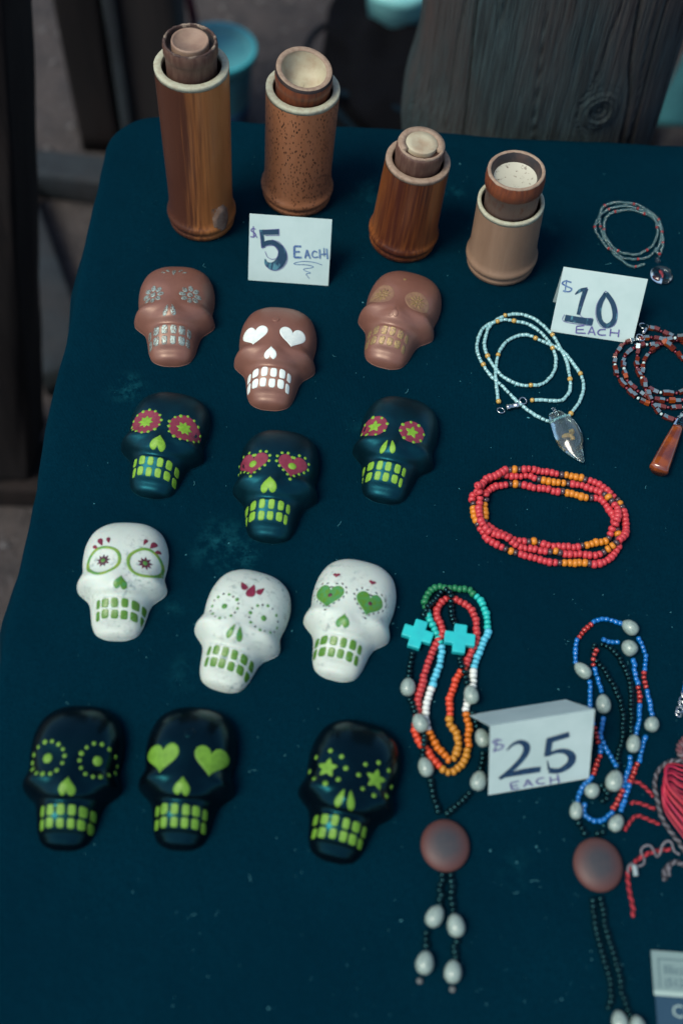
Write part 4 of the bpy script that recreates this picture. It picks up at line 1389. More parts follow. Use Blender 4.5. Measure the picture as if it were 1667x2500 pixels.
gold_at = [(320, 1490), (318, 1160), (575, 1055), (862, 1280), (805, 1560), (210, 1220), (310, 938), (430, 935), (685, 1125), (530, 1370), (245, 1170), (360, 900), (685, 1035), (800, 1335), (530, 1470)]
P = px_pts(CG, white_path)
root = empty('bead_necklace', (*np.mean(P, 0), TZ), 0, 'white tube bead necklace with gold beads and a clear twisted glass pendant', 'necklace', 'bead necklaces')
C = catmull(P, 8)
gp = np.array(px_pts(CG, gold_at))
pile = Pile()
pit = mpp(800, 10.8)
Q, fr = resample(C, pit)
gold_i = {int(np.argmin(np.hypot(*(Q - g).T))) for g in gp}
rw = mpp(800, 4.5)
WQ, WZ = strand(root, pile, P, pit, lambda f_, i: ('round', M_BGOLD, rw * 1.42) if i in gold_i else ('bugle', M_BW, rw), key='w', jit=.16)

def ring(root, c, r, wire, nrm=(0, 0, 1), m_=None, name='jump_ring', gap=0):
    n_ = Vector(nrm).normalized(); u = n_.orthogonal().normalized(); v_ = n_.cross(u)
    pts = [Vector(c) + (u * math.cos(a) + v_ * math.sin(a)) * r for a in np.linspace(gap, 2 * PI, 28)]
    return obj(name, tube_mesh(name, pts, wire, m_ or M_METAL, 8), root)
def loc_on(root, crop, x, y, z): 
    p = un(crop[0] + crop[2] * x, crop[1] + crop[2] * y)
    return Vector((p.x, p.y, TZ + z)) - Vector(root.location)
ring(root, loc_on(root, CG, 335, 1535, .0016), mpp(1000, 9), .00055, (.1, .2, 1))
ring(root, loc_on(root, CG, 482, 1476, .0028), mpp(1000, 9), .00055, (.2, -.1, 1))
a, b = loc_on(root, CG, 368, 1522, .0026), loc_on(root, CG, 455, 1505, .0030)
obj('clasp', tube_mesh('clasp', [a + (b - a) * s for s in (0, .06, .1, .3, .34, .66, .7, .9, .94, 1)], [.0008, .0022, .0024, .0024, .0019, .0019, .0024, .0024, .0022, .0008], M_METAL, 10), root)

def pendant_twist():
    p0, p1 = loc_on(root, CG, 690, 1570, .004), loc_on(root, CG, 885, 1900, .004)
    L_ = (p1 - p0).length
    ax = (p1 - p0).normalized(); side = Vector((0, 0, 1)).cross(ax).normalized()
    v, f = [], []
    n, seg = 40, 24
    for i in range(n + 1):
        s = i / n
        wd = mpp(1080, 35) * (.22 + .78 * math.sin(PI * min(1, (s * .95 + .06)) ** .95) ** .8) * (1 if s < .62 else 1 - .42 * ((s - .62) / .38))
        tk = .55 * wd
        tw = s * PI * .9
        c = p0 + ax * L_ * s + side * .0012 * math.sin(s * 6)
        c.z = .0045 + .0005
        for k in range(seg):
            a_ = 2 * PI * k / seg
            x, y = wd * math.cos(a_), tk * math.sin(a_) * (1 + .18 * math.cos(2 * a_ + tw * 2))
            v.append(c + side * x + Vector((0, 0, max(-.0043, y))))
    for i in range(n):
        for k in range(seg):
            a_, b_ = i * seg + k, i * seg + (k + 1) % seg
            f.append((a_, b_, b_ + seg, a_ + seg))
    f += [tuple(range(seg - 1, -1, -1)), tuple(n * seg + k for k in range(seg))]
    pd = obj('pendant', mk_mesh('pendant', v, f, M_CRYSTAL), root)
    # amber swirl inside, bail on top
    mc = (p0 * .52 + p1 * .48)
    sw = []
    for s in np.linspace(0, 1, 26):
        a_ = s * 7
        sw.append((mc.x + .0028 * math.cos(a_) * (1 - s * .3), mc.y + .0045 * (s - .5) * 1.6 + .002 * math.sin(a_), .0045 + .0008 * math.sin(a_ * 1.7)))
    obj('swirl', tube_mesh('swirl', sw, .0015, mat('amber_swirl', (.45, .20, .03), (.5, .32, .1), 300, .4), 8), pd)
    ring(pd, p0 + Vector((0, 0, .002)), .0030, .0013, (side.x, side.y, .3), M_GLASS, 'bail')
pendant_twist()

# --- clear bead bracelet-like necklace with red beads, glass disc pendant
CB = (1420, 470, .1575)
loops = [
    [(960, 1130), (820, 1170), (700, 1140), (590, 1060), (520, 1010), (460, 930), (400, 820), (330, 720), (290, 600), (265, 480), (270, 370), (310, 260), (400, 200), (520, 170), (650, 180), (780, 195), (880, 225), (980, 280), (1080, 350), (1170, 440), (1220, 560), (1240, 690), (1245, 800), (1220, 920), (1180, 1010)],
    [(1180, 1010), (1100, 1090), (960, 1130)][:1] + [(1150, 920), (1200, 800), (1215, 660), (1180, 540), (1100, 430), (1020, 370), (945, 350), (820, 300), (700, 285), (600, 300), (505, 320), (430, 345), (370, 400), (340, 500), (330, 620), (360, 740), (430, 850), (520, 910), (600, 950), (680, 965), (820, 985), (920, 950), (1030, 890), (1110, 815)],
    [(1110, 815), (1140, 720), (1160, 620), (1120, 480), (1040, 380), (900, 290), (800, 255), (700, 230), (560, 235), (440, 265), (330, 330), (240, 430), (195, 545), (220, 650), (290, 750), (370, 870), (440, 930), (540, 1000), (660, 1040), (790, 1055), (920, 1045), (1060, 990), (1135, 900)],
]
root = empty('bead_bracelet', (*un(1535, 575).xy, TZ), 0, 'coiled clear and red seed bead strand with a round glass pendant', 'necklace', 'bead necklaces')
pile = Pile()
rc = mpp(570, 3.3)
for li, lp in enumerate(loops):
    P = px_pts(CB, lp)
    strand(root, pile, P, mpp(570, 4.6), lambda f_, i, li=li: ('seed', M_BRED, rc * 1.15) if (i + 5 * li) % 17 == 5 else ('round', M_BCLR, rc), key='c%d' % li, jit=.3)
pc = un(1420 + .1575 * 1208, 470 + .1575 * 1320)
rp = mpp(680, 28)
prof = [(0, -.30), (.55, -.28), (.88, -.16), (1, 0), (.9, .18), (.62, .34), (.3, .42), (0, .44)]
pd = obj('pendant', lathe('pendant', [(r_ * rp, z_ * rp) for r_, z_ in prof], M_GLASS, 40), root, Vector((pc.x, pc.y, TZ + rp * .32)) - Vector(root.location))
obj('petal', tube_mesh('petal', [(-.0012, .0035, .0004), (-.0005, .0015, .0006), (.0006, -.0008, .0004), (.0006, -.0034, 0)], [.0009, .0013, .0008, .0004], mat('red_petal', (.40, .03, .04), (.55, .12, .14), 200, .6), 10), pd)
ring(root, loc_on(root, CB, 1150, 1085, .003), .0022, .0008, (.7, .7, .2), M_GLASS, 'bail')

# --- red and yellow opaque bead strand (three loops)
CR = (1120, 1130, .2806)
red_loops = [
    [(120, 290), (110, 345), (118, 385), (122, 430), (128, 480), (150, 530), (165, 570), (195, 610), (215, 650), (265, 700), (350, 745), (440, 785), (500, 805), (560, 825), (660, 850), (760, 878), (840, 885), (890, 893), (960, 890), (1060, 890), (1115, 895), (1180, 900), (1260, 880), (1330, 820), (1372, 760), (1372, 700), (1372, 640), (1360, 600), (1340, 540), (1335, 480), (1290, 420), (1240, 350), (1190, 325), (1130, 325), (1060, 315), (1000, 295), (940, 285), (895, 270), (830, 270), (740, 245), (640, 235), (590, 218), (545, 215), (495, 205), (445, 205), (380, 215), (310, 225), (250, 260), (215, 300)],
    [(215, 300), (222, 345), (215, 390), (215, 470), (215, 515), (235, 555), (280, 595), (350, 630), (420, 665), (500, 695), (560, 705), (600, 705), (650, 705), (700, 715), (760, 740), (880, 745), (1000, 755), (1065, 740), (1100, 740), (1170, 715), (1250, 705), (1295, 675), (1310, 620), (1350, 540), (1360, 460), (1330, 405), (1265, 335), (1200, 280), (1130, 245), (1060, 215), (1000, 210), (940, 200), (870, 195), (790, 185), (740, 175), (700, 165), (650, 155), (600, 130), (520, 140), (440, 135), (360, 130), (310, 140), (265, 160), (215, 185), (165, 260), (140, 320)],
    [(140, 320), (170, 350), (160, 440), (180, 560), (230, 630), (300, 660), (390, 685), (450, 725), (530, 760), (620, 765), (700, 785), (770, 795), (830, 798), (875, 808), (950, 815), (1050, 815), (1150, 825), (1215, 815), (1260, 790), (1330, 755), (1400, 690), (1435, 640), (1440, 560), (1425, 470), (1410, 420), (1395, 385), (1365, 340), (1320, 305), (1270, 255), (1210, 210), (1150, 180), (1095, 170), (1050, 150), (990, 140), (930, 130), (885, 125), (830, 115), (750, 100), (690, 100), (600, 95), (520, 100), (470, 100), (380, 110), (330, 150), (220, 190), (190, 240), (130, 280)],
]
root = empty('bead_necklace', (*un(1337, 1270).xy, TZ), 0, 'coral red and amber yellow opaque bead strand coiled into an oval', 'necklace', 'bead necklaces')
pile = Pile()
rr = mpp(1270, 9.7)
pitr = mpp(1270, 12.0)
YSEG = [((315, 135),) * 2, ((475, 98),) * 2, ((495, 208),) * 2, ((1268, 332),) * 2, ((1397, 385),) * 2, ((1370, 637),) * 2, ((652, 705),) * 2, ((440, 788),) * 2, ((827, 795),) * 2,
        ((745, 168), (880, 200)), ((925, 130), (1060, 155)), ((935, 288), (1080, 322)), ((215, 385), (218, 512)), ((112, 422), (145, 525)), ((1105, 738), (1255, 706)), ((1262, 785), (1325, 757)), ((930, 890), (1065, 890))]
YSEG = [tuple(np.array(p) for p in px_pts(CR, sg)) for sg in YSEG]
def is_yellow(p):
    for a_, b_ in YSEG:
        d = b_ - a_
        t_ = 0 if (d @ d) < 1e-12 else float(np.clip(((p - a_) @ d) / (d @ d), 0, 1))
        if np.hypot(*(p - a_ - d * t_)) < mpp(1270, 6.2): return True
    return False
base_i = 0
for li, lp in enumerate(red_loops):
    P = px_pts(CR, lp)
    q_ = resample(catmull(P, 8), pitr)[0]; n_ = len(q_)
    seq = ['y' if is_yellow(p) else 'r' for p in q_]
    seq = ['b' if c_ == 'r' and (seq[i_ - 1] == 'y' or seq[(i_ + 1) % n_] == 'y') else c_ for i_, c_ in enumerate(seq)]
    strand(root, pile, P, pitr, lambda f_, i, seq=seq, b0=0: {'r': ('seed', M_BCORAL, rr), 'y': ('seed', M_BYEL, rr * 1.03), 'b': ('seed', M_BBRN, rr * .85)}[seq[b0 + i]], key='r%d' % li, jit=.22)
    base_i += n_

# --- amber cube bead necklace at the table's right, with amber horn pendant
CA = (1467, 780, .17857)
amb = [
    [(640, 140), (700, 150), (760, 165), (850, 210), (950, 255), (1040, 300), (1120, 345), (1200, 420), (1300, 560), (1380, 760), (1400, 960), (1330, 1130), (1200, 1200), (1110, 1225), (1010, 1225), (900, 1228), (790, 1215), (690, 1190), (600, 1160), (500, 1110), (410, 1040), (330, 965), (280, 900), (225, 820), (190, 745), (175, 650), (175, 560), (200, 480), (240, 420), (300, 355), (380, 320), (470, 300), (560, 285), (650, 275), (760, 290), (840, 310)],
    [(840, 310), (1000, 330), (1120, 345), (1250, 470), (1320, 640), (1330, 820), (1280, 1000), (1180, 1090), (1100, 1125), (1020, 1135), (910, 1130), (800, 1130), (710, 1110), (620, 1085), (500, 1015), (405, 940), (350, 885), (320, 800), (300, 710), (290, 610), (310, 530), (360, 465), (430, 415), (520, 385), (630, 370), (730, 365), (850, 380)],
    [(850, 380), (920, 410), (1000, 470), (1080, 540), (1150, 660), (1180, 800), (1160, 930), (1090, 1010), (990, 1035), (900, 1030), (780, 1025), (670, 985), (580, 920), (545, 840), (545, 750), (555, 670), (575, 590), (630, 505), (700, 440), (790, 380), (880, 345), (1000, 335), (1110, 340), (1200, 380)],
    [(480, 400), (480, 460), (475, 560), (470, 650), (485, 750), (520, 840), (560, 920), (590, 1030), (630, 1110), (680, 1190), (750, 1285), (840, 1340), (930, 1385), (1020, 1390), (1090, 1360)],
]
root = empty('bead_necklace', (*un(1640, 930).xy, TZ), 0, 'coiled amber cube bead necklace with a brown glass horn pendant', 'necklace', 'bead necklaces')
pile = Pile()
ra = mpp(900, 6.2)
def amb_fn(f_, i):
    k = i % 9
    if k in (2, 5): return ('round', M_GARNET, ra * .62)
    if k == 8: return ('round', M_ICE, ra * .62)
    return ('face' if (i * 5) % 8 < 5 else 'hex', M_AMB2 if (i * 7) % 11 == 0 else M_AMB, ra * 1.12)
for li, lp in enumerate(amb):
    strand(root, pile, px_pts(CA, lp), mpp(900, 12.6), amb_fn, key='a%d' % li, jit=.22)
ring(root, loc_on(root, CA, 570, 115, .0022), mpp(800, 11.5), .0006, (.1, .3, 1), gap=.5)
ring(root, loc_on(root, CA, 510, 305, .0052), mpp(830, 10.5), .0006, (.2, .1, 1))
a, b = loc_on(root, CA, 600, 160, .0040), loc_on(root, CA, 540, 245, .0056)
obj('clasp', tube_mesh('clasp', [a, a + (b - a) * .1, a + (b - a) * .9, b], [.0010, .0018, .0018, .0010], M_METAL, 8), root)
def horn():
    p0, p1 = loc_on(root, CA, 1105, 1340, .0055), loc_on(root, CA, 745, 2130, .0060)
    ax = (p1 - p0).normalized(); L_ = (p1 - p0).length
    side = Vector((0, 0, 1)).cross(ax).normalized(); up_ = ax.cross(side)
    if up_.z < 0: up_ = -up_
    def sect(s0, s1, m_, nm, par, n=16, cap=True):
        v, f = [], []
        seg = 20
        for i in range(n + 1):
            s = s0 + (s1 - s0) * i / n
            r_ = mpp(1080, 7.5 + 16.0 * s ** .8 - 1.5 * max(0, s - .8) * 5 * .6)
            c = p0 + ax * L_ * s
            c.z = max(c.z, r_ * .82 + .0003)
            for k in range(seg):
                a_ = 2 * PI * k / seg
                fl = 1 - .10 * math.cos(3 * a_ + s * 1.5)
                v.append(c + side * r_ * math.cos(a_) * fl + up_ * r_ * .8 * math.sin(a_) * fl)
        for i in range(n):
            for k in range(seg):
                a_, b_ = i * seg + k, i * seg + (k + 1) % seg
                f.append((a_, b_, b_ + seg, a_ + seg))
        f += [tuple(range(seg - 1, -1, -1)), tuple(n * seg + k for k in range(seg))]
        return obj(nm, mk_mesh(nm, v, f, m_), par)
    pd = sect(.25, 1.0, mat('brown_glass_horn', (.13, .032, .020), (.26, .058, .010), 70, .12, lo=.45, hi=.62, coat=1.0, vec=(1, 1, 1)), 'pendant', root)
    sect(0, .249, M_GLASS, 'pendant_neck', pd)
horn()

# --- rosaries
def rosary_strand(root, pile, crop, segs, pitch_px, py, rad_px, key, closed=False):
    """segs: list of (material, bead kind, [points]); the colour of each bead is that of the nearest traced point"""
    pts, cols = [], []
    for m_, kind, P_ in segs:
        for p in P_:
            pts.append(p); cols.append((m_, kind))
    W_ = np.array(px_pts(crop, pts))
    def col(x, y, order):
        d = np.hypot(W_[:, 0] - x, W_[:, 1] - y) + 0.004 * np.abs(order * len(W_) - np.arange(len(W_))) / 10
        return cols[int(np.argmin(d))]
    C_ = catmull(W_, 8, closed)
    Q_, fr_ = resample(C_, mpp(py, pitch_px), closed)
    d_ = np.r_[0, np.cumsum(np.linalg.norm(np.diff(C_, axis=0), axis=1))]
    idxs = np.interp(fr_, d_ / d_[-1], np.arange(len(C_)) / len(C_))
    def fn(f_, i):
        m_, kind = col(Q_[i][0], Q_[i][1], idxs[i])
        return (kind, m_, mpp(py, rad_px))
    return strand(root, pile, W_, mpp(py, pitch_px), fn, closed, key, jit=.18)

def tear(root, pile, crop, c, ang_pts, wpx, hpx, py, key, lift=0):
    p = Vector((*px_pts(crop, [c])[0], 0))
    q0, q1 = [Vector((*z_, 0)) for z_ in px_pts(crop, ang_pts)]
    t = (q1 - q0).normalized()
    r = mpp(py, wpx * crop[2] / 2)
    z = pile.z(p.x, p.y, r * .8, key, 999) if lift is None else r + lift
    z = max(z, r)
    pile.add(p.x, p.y, z, r, key, 5000 + random.random() * 1e5)
    k = mpp(py, hpx * crop[2] / 2) / r / 1.25
    q_ = (Vector((t.x, t.y, 0))).to_track_quat('Z', 'Y') @ Quaternion((0, 0, 1), random.uniform(0, 6))
    return obj('seed_bead', bm_('tear', M_TEAR), root, Vector((p.x, p.y, TZ + .0004 + z)) - Vector(root.location), q_, (r, r, r * k))

CE = (950, 1400, .2551)
root = empty('bead_rosary', (*un(1082, 1800).xy, TZ), 0, 'rainbow bead rosary with two turquoise crosses and a round brown disc', 'rosary', 'long rosaries with seed drops and brown discs')
pile = Pile()
segs = [(M_TURQ, 'seed', [(490, 700), (470, 650), (450, 600), (425, 545), (400, 495), (375, 440), (360, 385)]),
        (M_GRN, 'seed', [(350, 345), (335, 300), (350, 250), (375, 205), (410, 170), (460, 142), (515, 155), (575, 162), (625, 160), (670, 170), (720, 170), (770, 180), (800, 215)]),
        (M_TURQ, 'seed', [(850, 255), (885, 310), (905, 365), (925, 405), (925, 450), (935, 495), (932, 545)]),
        (M_LBLU, 'seed', [(940, 595), (915, 635), (893, 675), (875, 718), (855, 775), (832, 830), (812, 880)]),
        (M_BWHT, 'seed', [(797, 940), (795, 1000), (795, 1060), (782, 1120), (755, 1200), (732, 1270), (725, 1300)]),
        (M_ORG, 'seed', [(728, 1345), (735, 1400), (755, 1450), (757, 1510), (748, 1560), (748, 1610), (752, 1665)]),
        (M_YEL, 'seed', [(735, 1725), (722, 1780), (695, 1830), (655, 1875), (608, 1908), (555, 1915), (505, 1888)]),
        (M_RORG, 'seed', [(460, 1845), (420, 1800), (380, 1750), (350, 1705), (310, 1660), (275, 1615), (252, 1565), (240, 1500), (250, 1430)]),
        (M_SALM, 'seed', [(272, 1340), (272, 1290), (272, 1230), (282, 1180), (298, 1120), (312, 1070), (325, 1010), (338, 960), (358, 905), (375, 860), (392, 810), (415, 755), (440, 700), (480, 640),
                          (505, 585), (495, 525), (475, 475), (448, 420), (450, 370), (480, 315), (525, 270), (585, 252), (640, 272), (688, 300), (735, 318), (770, 355), (798, 400), (822, 445), (828, 490), (828, 540), (833, 590), (830, 640), (818, 690), (790, 740), (770, 790), (745, 840), (725, 900)]),
        (M_RORG, 'seed', [(690, 945), (655, 990), (632, 1040), (615, 1090), (598, 1145), (578, 1190), (568, 1240), (572, 1300), (575, 1350)]),
        (M_YEL, 'seed', [(570, 1405), (572, 1460), (605, 1500), (635, 1545), (650, 1600), (655, 1650), (642, 1710), (622, 1770)]),
        (M_ORG, 'seed', [(565, 1795), (520, 1738), (470, 1700), (440, 1650), (412, 1595), (380, 1545)]),
        (M_BWHT, 'seed', [(358, 1485), (346, 1430), (342, 1370), (345, 1310), (352, 1250), (375, 1190), (388, 1130)]),
        (M_LBLU, 'seed', [(412, 1090), (418, 1040), (440, 990), (460, 940), (477, 885), (485, 825), (498, 765)])]
rosary_strand(root, pile, CE, segs, 12.9, 1650, 9.6, 'rb', True)
blk = [[(460, 2318), (462, 2260), (430, 2190), (415, 2140), (405, 2070), (395, 2010), (378, 1970)], [(312, 1785), (315, 1710), (320, 1640), (325, 1570)], [(240, 1380), (225, 1320), (210, 1260), (185, 1205)],
       [(182, 1020), (188, 960), (195, 900), (205, 840), (218, 760)], [(312, 450), (340, 390), (380, 335), (425, 285), (455, 245), (490, 205), (540, 195), (572, 235), (580, 290), (585, 350), (592, 410), (605, 465), (622, 525)],
       [(662, 820), (670, 880), (680, 925), (702, 970), (718, 1020), (738, 1090)], [(790, 1330), (802, 1390), (822, 1440), (838, 1495)], [(890, 1710), (888, 1780), (872, 1840), (860, 1900)], [(770, 2095), (735, 2142), (695, 2182), (652, 2218), (605, 2258), (568, 2292), (528, 2325)],
       [(495, 2870), (505, 2930), (488, 2985), (480, 3040), (497, 3098), (472, 3150), (495, 3200)], [(350, 3420), (345, 3480), (345, 3540), (350, 3600)], [(580, 2870), (588, 2940), (598, 3015), (588, 3070), (590, 3125), (598, 3190), (612, 3255)], [(648, 3515), (620, 3572), (625, 3645), (630, 3705)]]
for bi, P_ in enumerate(blk):
    rosary_strand(root, pile, CE, [(M_BLK, 'seed', P_)], 12.4, 1800, 8.4, 'bk%d' % bi)
for (c, d, w_, h_) in (((340, 1880), ((310, 1780), (380, 1985)), 145, 190), ((285, 1475), ((235, 1385), (330, 1575)), 150, 185), ((172, 1118), ((182, 1030), (165, 1215)), 145, 180),
                       ((766, 1208), ((740, 1110), (790, 1310)), 142, 185), ((878, 1602), ((840, 1510), (900, 1700)), 140, 180), ((842, 2012), ((862, 1910), (800, 2110)), 155, 195),
                       ((425, 3302), ((485, 3200), (360, 3420)), 165, 215), ((625, 3390), ((605, 3270), (650, 3520)), 170, 215), ((330, 3745), ((350, 3620), (300, 3880)), 172, 215), ((597, 3830), ((625, 3710), (600, 3960)), 168, 210)):
    tear(root, pile, CE, c, d, w_, h_, 1400 + .2551 * c[1], 'tear', None)
def cross(c, ang, span, zb):
    a_, w_, th = mpp(1560, 37), mpp(1560, 15.5), .0026
    v2 = [(-w_, -a_), (w_, -a_), (w_, -w_), (a_, -w_), (a_, w_), (w_, w_), (w_, a_), (-w_, a_), (-w_, w_), (-a_, w_), (-a_, -w_), (-w_, -w_)]
    v = [(x, y, -th) for x, y in v2] + [(x, y, th) for x, y in v2]
    f = [tuple(range(11, -1, -1)), tuple(range(12, 24))] + [(i, (i + 1) % 12, 12 + (i + 1) % 12, 12 + i) for i in range(12)]
    p = Vector((*px_pts(CE, [c])[0], TZ + zb)) - Vector(root.location)
    me = bevelled('cross', v, f, M_CROSS, .0008, 2, False)
    obj('cross', me, root, p, Quaternion((0, 0, 1), ang) @ Quaternion((1, 0, 0), .04))
cross((265, 608), math.radians(-15), 0, .0034)
cross((658, 672), math.radians(-4), 0, .0068)
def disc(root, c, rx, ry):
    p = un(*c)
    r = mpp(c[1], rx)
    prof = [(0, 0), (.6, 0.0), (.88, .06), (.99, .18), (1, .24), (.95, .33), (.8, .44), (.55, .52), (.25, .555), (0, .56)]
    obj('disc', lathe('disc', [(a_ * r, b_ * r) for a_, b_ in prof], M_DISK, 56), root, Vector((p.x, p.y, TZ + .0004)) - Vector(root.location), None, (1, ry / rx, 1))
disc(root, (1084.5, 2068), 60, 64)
for (x, y) in ((288, 3905), (600, 3985)):
    obj('knot', bm_('round', mat('thread_knot', (.12, .14, .14), rough=.7) if 'thread_knot' not in MATS else MATS['thread_knot']), root, loc_on(root, CE, x, y, .0018), None, .0018)

CH = (1300, 1450, .2341)
CF = (1250, 1950, .2659)
def f2h(pts): return [((CF[0] + CF[2] * x - CH[0]) / CH[2], (CF[1] + CF[2] * y - CH[1]) / CH[2]) for x, y in pts]
root = empty('bead_rosary', (*un(1447, 1800).xy, TZ), 0, 'blue and red glass bead rosary with grey seed drops and a dark brown disc', 'rosary', 'long rosaries with seed drops and brown discs')
pile = Pile()
B_, R_ = M_BLUE, M_RGLS
b2 = [
    [(M_BLK, 'seed', [(690, 535), (730, 548), (775, 568), (822, 595), (858, 640), (895, 685), (915, 738), (943, 785), (965, 838), (988, 892), (1000, 945), (1010, 1005), (1012, 1070), (1013, 1130), (1012, 1190), (1015, 1250), (1022, 1300), (1012, 1355), (1013, 1410), (1008, 1480), (985, 1560)])],
    [(M_BLK, 'seed', [(650, 535), (625, 560), (622, 605), (628, 665), (670, 735), (718, 785), (748, 832), (776, 885), (806, 932), (842, 985), (855, 1042), (885, 1095), (903, 1142), (914, 1195), (928, 1250), (934, 1300), (930, 1355), (920, 1402), (932, 1455), (928, 1510), (915, 1562), (898, 1615), (880, 1670), (868, 1725), (880, 1790), (860, 1850)])],
    [(B_, 'barrel', [(930, 322), (880, 318), (830, 295), (780, 282), (720, 276), (660, 290), (618, 308)]), (R_, 'seed', [(585, 345), (545, 378), (512, 418), (488, 450)]), (B_, 'barrel', [(462, 480), (445, 525), (437, 580), (438, 640), (438, 700), (432, 745)])],
    [(B_, 'barrel', [(575, 910), (588, 960), (590, 1030), (590, 1100), (592, 1180), (605, 1270), (620, 1360)]), (R_, 'seed', [(645, 1450), (660, 1490), (665, 1540)]), (B_, 'barrel', [(690, 1600), (695, 1650)]), (R_, 'seed', [(685, 1710), (665, 1760), (645, 1820), (628, 1880)]), (B_, 'barrel', [(610, 1925), (565, 1970), (505, 2030), (478, 2090), (460, 2160), (450, 2200)])],
    [(B_, 'barrel', [(700, 508), (760, 515), (830, 520), (895, 518)])],
    [(R_, 'seed', [(650, 605), (615, 700), (618, 745)]), (B_, 'barrel', [(632, 790), (648, 845), (672, 910), (690, 985), (704, 1060)])],
    [(B_, 'barrel', [(722, 1300), (715, 1360), (702, 1430), (690, 1495), (715, 1560), (752, 1620), (790, 1690), (818, 1755), (848, 1840)])],
    [(B_, 'barrel', [(1025, 690), (1048, 750), (1045, 805), (1062, 870), (1082, 935)]), (R_, 'seed', [(1088, 985), (1098, 1040), (1106, 1095), (1106, 1135)]), (B_, 'barrel', [(1103, 1180), (1095, 1240), (1100, 1300), (1093, 1360), (1075, 1420), (1065, 1485)])],
    [(B_, 'barrel', [(1005, 1695), (1006, 1750), (998, 1810), (972, 1880), (955, 1950), (938, 2020)]), (R_, 'seed', [(915, 2080), (890, 2140), (862, 2195), (830, 2240)]), (B_, 'barrel', f2h([(905, 140), (870, 165), (820, 203), (760, 215), (710, 200), (662, 160), (652, 100), (660, 45)]))],
    [(B_, 'barrel', [(1080, 460), (1112, 510), (1145, 590), (1165, 660), (1162, 730), (1155, 795)]), (R_, 'seed', [(1150, 850), (1152, 910), (1163, 960), (1172, 1000)]), (B_, 'barrel', [(1185, 1045), (1200, 1110), (1216, 1175), (1222, 1240), (1245, 1290)])],
    [(B_, 'barrel', [(1175, 1490), (1140, 1550), (1130, 1620), (1115, 1690), (1100, 1770)]), (R_, 'seed', [(1062, 1805), (1050, 1860), (1022, 1920), (1000, 1970)]), (B_, 'barrel', [(975, 2060), (950, 2150), (925, 2220), (905, 2290)])],
    [(M_BLK, 'seed', [(690, 1990), (740, 2060), (770, 2090), (745, 2160), (690, 2180)])],
    [(M_BLK, 'seed', f2h([(585, 215), (612, 255), (640, 300), (665, 352)]))], [(M_BLK, 'seed', f2h([(845, 315), (795, 322), (748, 335)]))],
    [(M_BLK, 'seed', f2h([(725, 920), (730, 985), (735, 1045), (745, 1100), (750, 1165), (765, 1215), (785, 1310), (812, 1410), (838, 1500), (870, 1600), (890, 1700), (892, 1780), (900, 1840), (880, 1900), (860, 1945)]))], [(M_BLK, 'seed', f2h([(790, 905), (805, 960), (820, 1020), (835, 1090), (838, 1150), (855, 1225), (885, 1320), (915, 1420), (940, 1510), (965, 1600), (985, 1700), (985, 1770), (1010, 1825), (1040, 1930), (1080, 2015), (1100, 2070)]))],
]
for bi, sg in enumerate(b2):
    big = sg[0][0] is M_BLK
    rosary_strand(root, pile, CH, sg, 11.6 if big else 12.0, 1700, 7.8 if big else 6.2, 'b2%d' % bi)
for (c, d, w_, h_) in (((995, 385), ((930, 330), (1075, 450)), 150, 185), ((505, 830), ((430, 755), (590, 905)), 140, 200), ((985, 600), ((900, 540), (1030, 690)), 165, 170), ((715, 1180), ((705, 1070), (725, 1300)), 155, 205),
                       ((1025, 1595), ((1040, 1490), (1005, 1700)), 145, 195), ((1218, 1388), ((1245, 1300), (1180, 1480)), 150, 165), ((825, 1980), ((860, 1850), (780, 2100)), 180, 230), ((600, 2078), ((670, 2000), (530, 2160)), 150, 165),
                       ((435, 2282), ((450, 2190), (430, 2370)), 135, 185)):
    tear(root, pile, CH, c, d, w_, h_, 1450 + .2341 * c[1], 'tear', None)
for (c, d, w_, h_) in (((935, 245), ((980, 160), (880, 320)), 130, 170), ((965, 2060), ((940, 1940), (990, 2180)), 150, 190), ((1125, 2110), ((1100, 1990), (1140, 2240)), 150, 190)):
    tear(root, pile, CF, c, d, w_, h_, 1950 + .2659 * c[1], 'tear', None)
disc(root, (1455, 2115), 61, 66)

# ------------------------------------------------------------------ pink cord hank with grey rope
CP = (1447, 1780, .20833)
M_PINK = mat('pink_cord', (.44, .014, .062), (.50, .028, .050), 40, .5, bst=.3, bscale=900)
M_PINK_SHADE = mat('shaded_pink_cord', (.28, .008, .038), (.33, .014, .030), 40, .5, bst=.3, bscale=900)  # darker pink paints the shade between neighbouring cords
M_PINK2 = mat('pink_twist', (.42, .022, .040), (.48, .04, .055), 300, .7)
M_GREYR = mat('grey_rope', (.12, .12, .14), (.18, .18, .20), 300, .8)
root = empty('cord_hank', (*un(1690, 2000).xy, TZ), 0, 'hank of pink cords bound by a grey twisted rope with frayed pink ends', 'cord')
def pth(pts, z, n=8, zs=None):
    P_ = px_pts(CP, pts)
    zz = zs if zs is not None else [z] * len(P_)
    P3 = [(x - root.location.x, y - root.location.y, q_) for (x, y), q_ in zip(P_, zz)]
    return catmull(P3, n)
TWIN = {'pink_twist': mat('pink_twist_shade', (.13, .005, .010), rough=.8), 'grey_rope': mat('grey_rope_shade', (.035, .035, .042), rough=.85)}  # darker second strand paints in the shading of the twist
